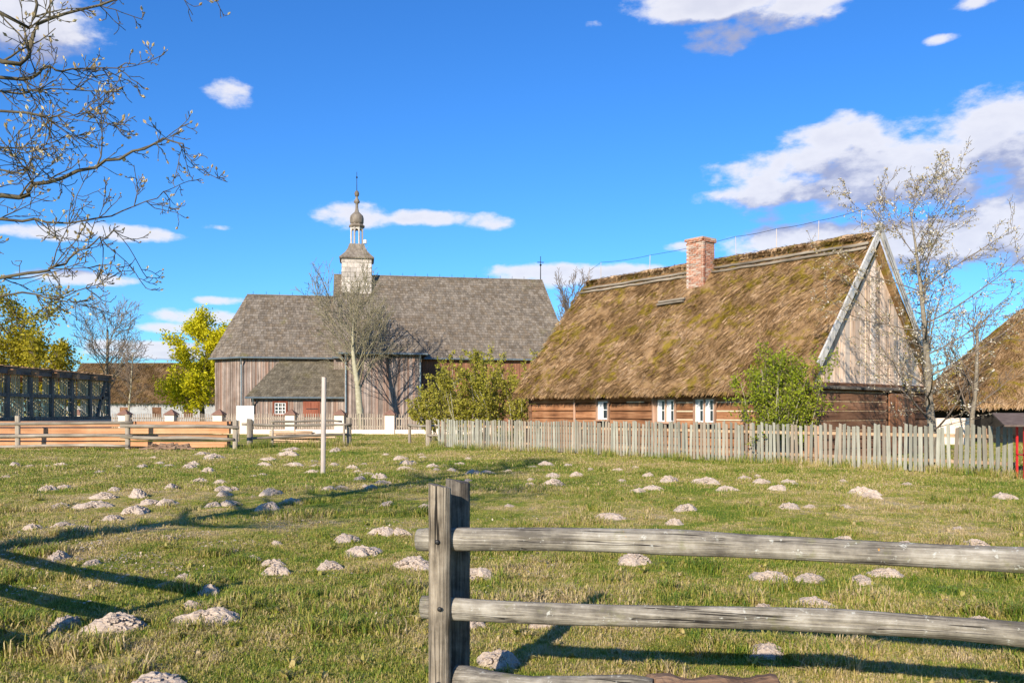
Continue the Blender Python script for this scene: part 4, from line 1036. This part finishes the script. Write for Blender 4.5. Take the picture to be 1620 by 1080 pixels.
tree('maple_tree', (-30.4, 84, 0), 9.3, .26, 'bright yellow green maple beside the church apse', M['bark_dark'], M['bark_dark'], 25,
     [(M['leaf_y'], 26000, .125, dict(levs=(2, 3), spread=.28))], kids=[22, 8, 4, 0], ang=[62, 42, 42, 40], len=[.52, .5, .5, .5], rr=[.3, .5, .5, .5], rmin=.016, **{'from': [.14, .2, .15, 0]})
tree('bare_tree', (6.6, 100, 0), 14.6, .3, 'leafless tree rising behind the church and the cottage roof', M['bark'], M['twig'], 26, len=[.40, .5, .5, .5], kids=[20, 9, 6, 0], ang=[24, 28, 34, 35], rr=[.3, .5, .6, .5], rmin=.022)
for i, (x, y, H) in enumerate(((20.5, 38, 5.6), (22.5, 52, 6.5))):
    tree('bare_tree', (x, y, 0), H, .12, ('thin leafless tree between cottage and dark barn', 'leafless tree behind the dark barn at its hip')[i], M['bark'], M['twig'], 60+i, kids=[12, 7, 4, 0], ang=[48, 40, 40, 40], rmin=.01, **{'from': [.15, .2, .15, 0]})
# far wood closing the horizon
r = np.random.default_rng(77); n_ = 16000
X = r.uniform(-260, 260, n_); hh = 6+5*fbm(X/14, X*0, 5)+2*vnoise(X/3, X*0, 6); Z = hh*r.random(n_)**.8; Y = 235+r.normal(0, 4, n_)
c = np.stack([X, Y, Z], 1); u = r.normal(0, 1, (n_, 3)); v = np.cross(u, r.normal(0, 1, (n_, 3))); u /= np.linalg.norm(u, axis=1)[:, None]; v /= np.linalg.norm(v, axis=1)[:, None]
tag(quads('far_wood', np.stack([c-u*.9, c-v*.6, c+u*.9, c+v*.6], 1), M['far'], r.random(n_)), 'dark far off wood along the horizon', 'wood', kind='stuff')

# big budding tree beyond the left edge, its limbs reach over the meadow
OT = empty('budding_tree', (-7.3, 6.2, 0), 0, 'large bare tree with swelling cream buds reaching in from the side', 'tree')
rnd = random.Random(99); out = []
cfg = dict(CFG); cfg.update(lev=4, seg=[9, 6, 4, 3], jit=[.04, .13, .2, .25], up=[.0, .03, .04, .03], rmin=.0035, taper=[.2, .25, .3, .4], kids=[10, 4.5, 2.8, 0], ang=[48, 48, 48, 45], len=[.26, .42, .5, .5], rr=[.45, .5, .55, .5]); cfg['from'] = [.2, .15, .1, 0]
T0 = Vector((0, 0, 0)); trunk = [(0, 0, -.1), (.02, .05, 1.2), (.0, .1, 2.4), (-.05, .1, 4.0), (0, .05, 5.6), (.05, 0, 7.4), (.1, 0, 9.6)]
m = MB(); m.tube(trunk, [.30, .25, .23, .19, .14, .09, .03], 12, wob=.06); m.build('trunk', M['bark_dark'], OT, True)
def limb(path, r0, kids=10):
    """a limb through given points (tree-local); side shoots grow from it"""
    P = [Vector(q) for q in path]; pts = []
    for i in range(len(P)-1):
        a = P[max(i-1, 0)]; b = P[i]; c_ = P[i+1]; d = P[min(i+2, len(P)-1)]
        for k in range(5):
            t = k/5; pts.append(.5*((2*b)+(c_-a)*t+(2*a-5*b+4*c_-d)*t*t+(3*b-a-3*c_+d)*t**3)+Vector((rnd.gauss(0, .012), rnd.gauss(0, .012), rnd.gauss(0, .015))))
    pts.append(P[-1]); n = len(pts)-1; rad = [max(.005, r0*(1-i/n*.88)) for i in range(n+1)]
    out.append((pts, rad, 1))
    L = sum((pts[i+1]-pts[i]).length for i in range(n))
    for c_ in range(kids):
        t = .22+.78*(c_+rnd.random())/kids; i = min(n-1, int(t*n)); ax = (pts[i+1]-pts[i]).normalized()
        side = ax.orthogonal().normalized(); side.rotate(Matrix.Rotation(rnd.uniform(0, 6.283), 3, ax)); a = R(rnd.gauss(45, 12))
        nd = ax*math.cos(a)+side*math.sin(a)*Vector((1, 1, 1)).length/1.732
        grow(out, rnd, pts[i], nd, rnd.uniform(.45, 1.0)*(1.15-t*.6), min(rad[i]*.5, .010), 1, cfg)
        if rnd.random() < .9: grow(out, rnd, pts[i], (nd+Vector((0, 0, -.6))), rnd.uniform(.15, .4), .006, 2, cfg)
def at(px, py, Y): return Vector(((px-810)/1350*Y+7.3, Y-6.2, 1.6+(651-py)/1350*Y))
LIMBS = [([(0,.05,5.3), (1.2,.3,5.5)], [(0,92,7.0),(58,38,7.1),(178,0,7.3),(300,-60,7.4)], .07), ([(0,.05,4.6), (1.0,.4,4.6)], [(0,122,7.3),(67,107,7.4),(120,110,7.5),(215,102,7.6)], .055),
 ([(0,.1,4.3), (1.2,.6,4.35)], [(0,144,7.7),(62,142,7.8),(191,146,8.0)], .045), ([(0,.1,4.1), (1,.2,4.1)], [(0,178,6.9),(89,184,7.0),(160,173,7.1)], .045),
 ([(0,.1,2.9), (1.0,.5,3.0)], [(0,314,7.4),(53,296,7.5),(169,258,7.6),(262,222,7.7),(300,236,7.7)], .075), ([(0,.1,2.8), (1.0,.9,2.9)], [(0,347,8.0),(89,355,8.1),(195,333,8.2),(270,303,8.3)], .05),
 ([(0,.1,2.3), (1,.3,2.35)], [(0,440,7.0),(89,420,7.1),(147,387,7.2),(197,360,7.3)], .05), ([(0,.1,2.1), (1.1,.6,2.2)], [(0,469,7.6),(89,473,7.7),(147,449,7.8)], .04),
 ([(0,.05,5.6), (1,-.2,6.1)], [(0,20,6.6),(60,-40,6.7),(150,-120,6.8)], .06), ([(0,.1,3.5), (1.2,.9,3.6)], [(0,235,8.2),(50,232,8.3),(110,215,8.4)], .035), ([(0,.1,3.7), (1.2,.2,3.7)], [(0,268,7.0),(40,262,7.0),(75,240,7.1)], .035)]
for (pre, pp, r0) in LIMBS: limb([Vector(q) for q in pre]+[at(*q) for q in pp], r0*.45, 10)
for i in range(14):                                # the rest of the crown, away from the picture
    a = rnd.uniform(1.2, 5.4); z = rnd.uniform(2.6, 8.0); L = rnd.uniform(2.2, 4.2)*(1-.06*z)
    P = [Vector((0, .05, z)), Vector((math.cos(a)*L*.5, math.sin(a)*L*.5, z+.5)), Vector((math.cos(a)*L, math.sin(a)*L, z+1.0+rnd.random()))]
    limb(P, .06, 6)
for i in range(30):                                # upper crown: it throws the long dappled shadow over the meadow
    a = rnd.uniform(0, 6.283); z = rnd.uniform(4.9, 9.0); L = rnd.uniform(1.4, 2.6)*(1.25-.07*z)
    limb([Vector((0, .02, z)), Vector((math.cos(a)*L*.5, math.sin(a)*L*.5, z+.35)), Vector((math.cos(a)*L, math.sin(a)*L, z+.8+rnd.random()*.5))], .05, 7)
tree_mesh(out, OT, M['bark_dark'], M['bark_dark'], 2, ('limb', 'twigs'))
tips = [o_[0] for o_ in out if o_[2] >= 2]; V = []; rb = np.random.default_rng(5)
for pts in tips:
    if rb.random() < .42:
        b = np.array(pts[-1]); d = np.array(pts[-1]-pts[-2]); d = d/np.linalg.norm(d)+np.array((0, 0, .6)); d /= np.linalg.norm(d)
        s = np.cross(d, rb.normal(0, 1, 3)); s /= np.linalg.norm(s); s2 = np.cross(d, s); L = rb.uniform(.025, .055); w_ = L*.26
        for q in (s, s2): V.append([b, b+d*L*.5-q*w_, b+d*L, b+d*L*.5+q*w_])
V = np.array(V); quads('buds', V, M['bud'], rb.random(len(V)), OT, 'stuff')

# ================================================================= molehills
HILLS = [(172,1003,72),(92,1000,62),(320,993,76),(235,1092,90),(520,898,38),(652,900,62),(568,876,52),(545,856,42),(432,908,42),(325,942,42),(605,846,38),(632,846,32),(755,916,46),(790,1052,68),(1005,897,52),(1228,922,56),(1287,924,50),(1368,926,42),(1405,914,46),(1295,964,58),(1558,990,36),(1552,868,46),(1435,864,32),(1340,862,34),(968,823,40),(1068,832,34),(1087,811,38),(1252,808,34),(1284,806,18),(1368,785,36),(1382,789,32),(1340,803,18),(1595,788,30),(1518,840,18),(1122,766,40),(1180,758,20),(1200,756,16),(1207,765,28),(1235,776,26),(1253,767,30),(1152,777,26),(1033,774,30),(1010,777,22),(1060,762,28),(1335,763,16),(1438,767,18),(1027,753,20),(213,788,38),(208,812,48),(159,790,34),(144,802,44),(90,802,28),(173,822,34),(232,798,30),(260,799,30),(98,773,20),(70,777,26),(178,777,22),(267,774,26),(333,801,30),(360,799,30),(352,786,24),(350,778,28),(368,777,16),(425,777,22),(425,785,32),(420,806,36),(462,797,36),(400,788,12),(345,766,22),(312,763,24),(295,742,32),(302,737,22),(222,740,20),(325,748,22),(265,738,16),(250,735,16),(155,749,20),(185,739,12),(92,737,18),(72,739,14),(45,737,12),(20,737,20),(7,757,14),(333,726,28),(318,719,20),(240,726,14),(415,738,22),(422,728,24),(463,738,28),(492,749,20),(415,753,16),(455,721,28),(460,713,24),(495,731,14),(497,739,18),(400,755,12),(375,741,10),(565,749,14),(527,738,26),(530,716,18),(517,777,24),(540,773,20),(567,761,24),(580,753,20),(557,743,20),(575,736,14),(586,776,24),(612,799,28),(578,774,18),(640,746,22),(642,736,24),(600,758,24),(603,767,22),(632,728,22),(650,734,16),(668,725,14),(610,721,16),(690,746,14),(683,741,22),(702,737,14),(715,746,20),(740,728,14),(750,751,32),(770,749,22),(728,736,18),(740,761,14),(805,746,14),(865,737,24),(843,739,14),(875,754,26),(900,738,16),(912,753,20),(877,767,28),(840,758,14),(838,766,14),(935,746,14),(978,746,18),(985,761,16),(1005,743,14),(805,801,18),(672,805,26),(720,804,12),(665,721,14),(260,857,28),(95,832,24),(45,837,26),(130,837,26),(12,850,22),(85,888,42),(140,896,32),(290,918,32),(435,860,18),(398,882,22),(428,891,38),(470,943,24),(300,967,36),(265,928,30),(745,990,50),(860,990,36),(1220,1040,60),(1130,985,30),(1210,965,30),(1435,895,18)]
def near_line(pts, x, y):
    d = np.full(len(x), 99.)
    for a, b in zip(pts[:-1], pts[1:]):
        a, b = np.array(a), np.array(b); t = np.clip(((x-a[0])*(b-a)[0]+(y-a[1])*(b-a)[1])/((b-a)**2).sum(), 0, 1)
        d = np.minimum(d, np.hypot(x-a[0]-t*(b-a)[0], y-a[1]-t*(b-a)[1]))
    return d
def hill_mesh(seed, crumbs):
    r = np.random.default_rng(seed); nr, ns = 12, 30; vs = [(0, 0, .32+.03*r.random())]; fs = []
    lob = r.uniform(0, 6.28, 4)
    for i in range(1, nr+1):
        t = i/nr
        for k in range(ns):
            a = 2*math.pi*k/ns; edge = .5*(1+.20*math.sin(2*a+lob[0])+.15*math.sin(3*a+lob[1])+.08*math.sin(7*a+lob[2]))
            x, y = math.cos(a)*t*edge, math.sin(a)*t*edge
            z = .33*(1-t**2.4)*(1+.15*math.sin(a+lob[3]))+(1-t**4)*.13*(float(fbm(x*9+seed*3, y*9, seed, 3))-.5)*2.0
            vs.append((x+r.normal(0, .008), y+r.normal(0, .008), max(z, -.06 if t > .95 else .0) - (.06 if t > .95 else 0)))
    for k in range(ns): fs.append((0, 1+k, 1+(k+1) % ns))
    for i in range(nr-1):
        for k in range(ns):
            a, b = 1+i*ns+k, 1+i*ns+(k+1) % ns; fs.append((a, a+ns, b+ns, b))
    m = MB(); m.add(vs, fs, .5)
    for _ in range(crumbs):
        a = r.uniform(0, 6.28); q = r.uniform(.05, .85)**.8; x, y = math.cos(a)*q*.62, math.sin(a)*q*.62; s = r.uniform(.012, .045)
        zz = max(.0, .33*(1-(min(1, q*1.22))**2.4)*.95)
        pv = [(x+s*r.uniform(.7, 1.2)*u_, y+s*r.uniform(.7, 1.2)*v_, zz+s*r.uniform(.6, 1.1)*w_) for u_ in (-1, 1) for v_ in (-1, 1) for w_ in (-1, 1)]
        m.add(pv, [(0,1,3,2),(4,6,7,5),(0,4,5,1),(2,3,7,6),(0,2,6,4),(1,5,7,3)])
    return m.mesh('molehill', M['sand'])
hm = [hill_mesh(i+1, 110) for i in range(7)]
random.seed(17); HP = []
for i, (px, yb, wd) in enumerate(HILLS):
    Y = 2160/(yb-651); X = gx(px, Y); D = wd*Y/1350*1.12
    Yc = Y+D*.32; z = float(gz(X, Yc)); HP.append((X, Yc, D*.5))
    o = link(bpy.data.objects.new('molehill', hm[i % 7])); o.location = (X, Yc, z-.01); o.rotation_euler = (0, 0, random.uniform(0, 6.28))
    hz = D*random.uniform(.65, 1.05)*(.8 if D > .5 else .9); o.scale = (D*random.uniform(.95, 1.25), D*random.uniform(.65, 1.0), hz)
    def nl(pts): return float(near_line(pts, np.array([X]), np.array([Yc]))[0])
    where = 'beside the tall bare pole' if math.hypot(X+4.83, Yc-21.8) < 2.2 else 'close to the picket fence' if nl(fp) < 3.6 else 'beside the thick log rail fence' if nl([(-.5, 4.6), (3.7, 3.4)]) < 3.2 \
        else 'along the shadow of the budding tree' if nl([(-6, 9.4), (-.2, 24)]) < 1.3 else 'near the timber stack' if nl([(-27, 36), (-12.5, 36)]) < 5.5 else 'near the gap between the rail fences' if nl([(-9, 38), (-4, 39)]) < 7 \
        else 'in the open meadow before the cottage' if X > .5 else 'on the near grass by the dead leaves' if Yc < 10.5 else 'in the cluster before the timber stack' if X < -5.5 else 'in the open meadow before the church'
    kind_ = 'large crumbly sandy molehill' if D > .42 else 'middling pale sandy molehill' if D > .27 else 'small low sandy molehill'
    tag(o, kind_+' '+where, 'molehill', kind_+'s '+where)

# ================================================================= grass and litter
def tuft(seed, n, rad, h, wd, lean):
    r = np.random.default_rng(seed); m = MB()
    for i in range(n):
        a = r.uniform(0, 6.283); q = rad*math.sqrt(r.random()); x, y = math.cos(a)*q, math.sin(a)*q
        b = r.uniform(0, 6.283); L = h*r.uniform(.45, 1.15); ln = lean*r.uniform(.2, 1.2); dx, dy = math.cos(b)*L*ln, math.sin(b)*L*ln
        w_ = wd*r.uniform(.6, 1.2); sx, sy = -math.sin(b)*w_/2, math.cos(b)*w_/2
        p = [(x-sx, y-sy, -.01), (x+sx, y+sy, -.01), (x+dx*.4+sx*.8, y+dy*.4+sy*.8, L*.6), (x+dx*.4-sx*.8, y+dy*.4-sy*.8, L*.6), (x+dx, y+dy, L*(.95-.25*ln))]
        m.add(p, [(0, 1, 2, 3), (3, 2, 4)], float(r.random()))
    return m.mesh('grass_tuft', M['blade'])
tcol = bpy.data.collections.new('grass_sources')
tufts = [tuft(1, 18, .06, .036, .0055, 1.3), tuft(2, 18, .065, .046, .0055, 1.2), tuft(3, 16, .075, .026, .007, 1.6), tuft(4, 30, .06, .085, .006, .9),
         tuft(5, 30, .14, .045, .011, 1.4), tuft(6, 30, .15, .062, .012, 1.2), tuft(7, 26, .10, .24, .009, .6), tuft(8, 14, .03, .075, .020, 1.7)]
for i, me_ in enumerate(tufts):
    o = bpy.data.objects.new('tuft_%d' % i, me_); tcol.objects.link(o)
def scatter(name, P, idx_, sc, rot, label):
    me_ = bpy.data.meshes.new(name); me_.vertices.add(len(P)); me_.vertices.foreach_set('co', P.astype(np.float32).reshape(-1))
    a = me_.attributes.new('idx', 'INT', 'POINT'); a.data.foreach_set('value', idx_.astype(np.int32))
    a = me_.attributes.new('sc', 'FLOAT', 'POINT'); a.data.foreach_set('value', sc.astype(np.float32))
    a = me_.attributes.new('rot', 'FLOAT_VECTOR', 'POINT'); a.data.foreach_set('vector', rot.astype(np.float32).reshape(-1))
    o = link(bpy.data.objects.new(name, me_)); tag(o, label, 'grass', kind='stuff')
    ng = bpy.data.node_groups.new(name, 'GeometryNodeTree')
    ng.interface.new_socket('Geometry', in_out='INPUT', socket_type='NodeSocketGeometry'); ng.interface.new_socket('Geometry', in_out='OUTPUT', socket_type='NodeSocketGeometry')
    t = NT(ng); gi_, go_ = t.new('NodeGroupInput'), t.new('NodeGroupOutput')
    ci = t.new('GeometryNodeCollectionInfo'); ci.inputs[0].default_value = tcol; ci.inputs[1].default_value = True; ci.inputs[2].default_value = True
    ip = t.new('GeometryNodeInstanceOnPoints'); ip.inputs['Pick Instance'].default_value = True
    def na(nm, ty):
        n = t.new('GeometryNodeInputNamedAttribute', data_type=ty); n.inputs[0].default_value = nm; return n.outputs[0]
    t.l.new(gi_.outputs[0], ip.inputs['Points']); t.l.new(ci.outputs[0], ip.inputs['Instance'])
    t.l.new(na('idx', 'INT'), ip.inputs['Instance Index'])
    e2r = t.new('FunctionNodeEulerToRotation'); t.l.new(na('rot', 'FLOAT_VECTOR'), e2r.inputs[0]); t.l.new(e2r.outputs[0], ip.inputs['Rotation'])
    t.l.new(na('sc', 'FLOAT'), ip.inputs['Scale']); t.l.new(ip.outputs[0], go_.inputs[0])
    md = o.modifiers.new('scatter', 'NODES'); md.node_group = ng
    return o
r = np.random.default_rng(123); PX, PY = [], []
def zone(y0, y1, dens, wide):
    n = int(dens*(y1-y0)*wide*(y0+y1)/2*2*.66); y = np.sqrt(r.random(n)*(y1**2-y0**2)+y0**2); x = r.uniform(-1, 1, n)*.66*y+0*wide
    return x, y
allx, ally, near = [], [], []
for (y0, y1, dens, far) in ((3.2, 7, 560, 0), (7, 11, 320, 0), (11, 17, 120, 0), (17, 27, 42, 1), (27, 44, 22, 1), (44, 66, 7, 1)):
    A = .66*(y1**2-y0**2); n = int(A*dens); y = np.sqrt(r.random(n)*(y1**2-y0**2)+y0**2); x = r.uniform(-.66, .66, n)*y
    allx.append(x); ally.append(y); near.append(np.full(n, far))
x = np.concatenate(allx); y = np.concatenate(ally); far = np.concatenate(near)
keep = np.ones(len(x), bool)
for (hx, hy, hr) in HP: keep &= ((x-hx)**2+((y-hy)*1.1)**2) > (hr*.86)**2*r.uniform(.7, 1.3, len(x))
keep &= r.random(len(x)) < .35+1.1*fbm(x*1.1, y*1.1, 40)
keep &= ~((x < -12) & (y > 37.3))
x, y, far = x[keep], y[keep], far[keep]; n = len(x)
lush = fbm(x*.55, y*.55, 41); idx_ = np.where(far == 0, r.choice([0, 1, 2, 0, 2], n), r.choice([4, 4, 5], n))
idx_ = np.where((far == 0) & (lush > .64) & (r.random(n) < .22), 3, idx_)
clump = vnoise(x*2.1, y*2.1, 47); idx_ = np.where((y < 24) & (clump > .80) & (r.random(n) < .55), 3, idx_); idx_ = np.where((y < 16) & (r.random(n) < .012), 7, idx_)
# taller growth along the fence lines
fl = near_line([(px_-.15, py_-.35) for px_, py_ in fp], x, y); idx_ = np.where((fl < .35) & (r.random(n) < .55), 6, idx_)
fl2 = near_line([(-11.6, 37.2), (-8, 39.2)], x, y); idx_ = np.where((fl2 < .8) & (r.random(n) < .6), 6, idx_)
sc = r.uniform(.7, 1.25, n)*(.75+.6*lush)*np.where(far == 1, 1.0+.012*(y-17), 1.0)*np.where(clump > .80, 1.3, 1.0)
rot = np.stack([r.normal(0, .12, n), r.normal(0, .12, n), r.uniform(0, 6.283, n)], 1)
scatter('meadow_grass', np.stack([x, y, gz(x, y)], 1), idx_, sc, rot, 'short patchy spring grass of the meadow')
# dead leaves under the budding tree
n_ = 9000; lx = np.concatenate([r.normal(-5.0, 1.2, n_//2), r.uniform(-6.5, .5, n_//2)]); ly = np.concatenate([r.normal(9.6, 1.0, n_//2), r.uniform(6.5, 13, n_//2)])
k_ = (fbm(lx*1.2, ly*1.2, 55) > .52); lx, ly = lx[k_], ly[k_]; n_ = len(lx)
c = np.stack([lx, ly, gz(lx, ly)+r.uniform(.005, .04, n_)], 1); u = r.normal(0, 1, (n_, 3))*np.array((1, 1, .35)); u /= np.linalg.norm(u, axis=1)[:, None]
v = np.cross(u, np.array((0, 0, 1.))+r.normal(0, .3, (n_, 3))); v /= np.linalg.norm(v, axis=1)[:, None]; s = r.uniform(.007, .022, n_)[:, None]
tag(quads('leaf_litter', np.stack([c-u*s, c-v*s*.6, c+u*s, c+v*s*.6], 1), M['litter'], r.random(n_)), 'dry dead leaves scattered over the near grass', 'leaves', kind='stuff')
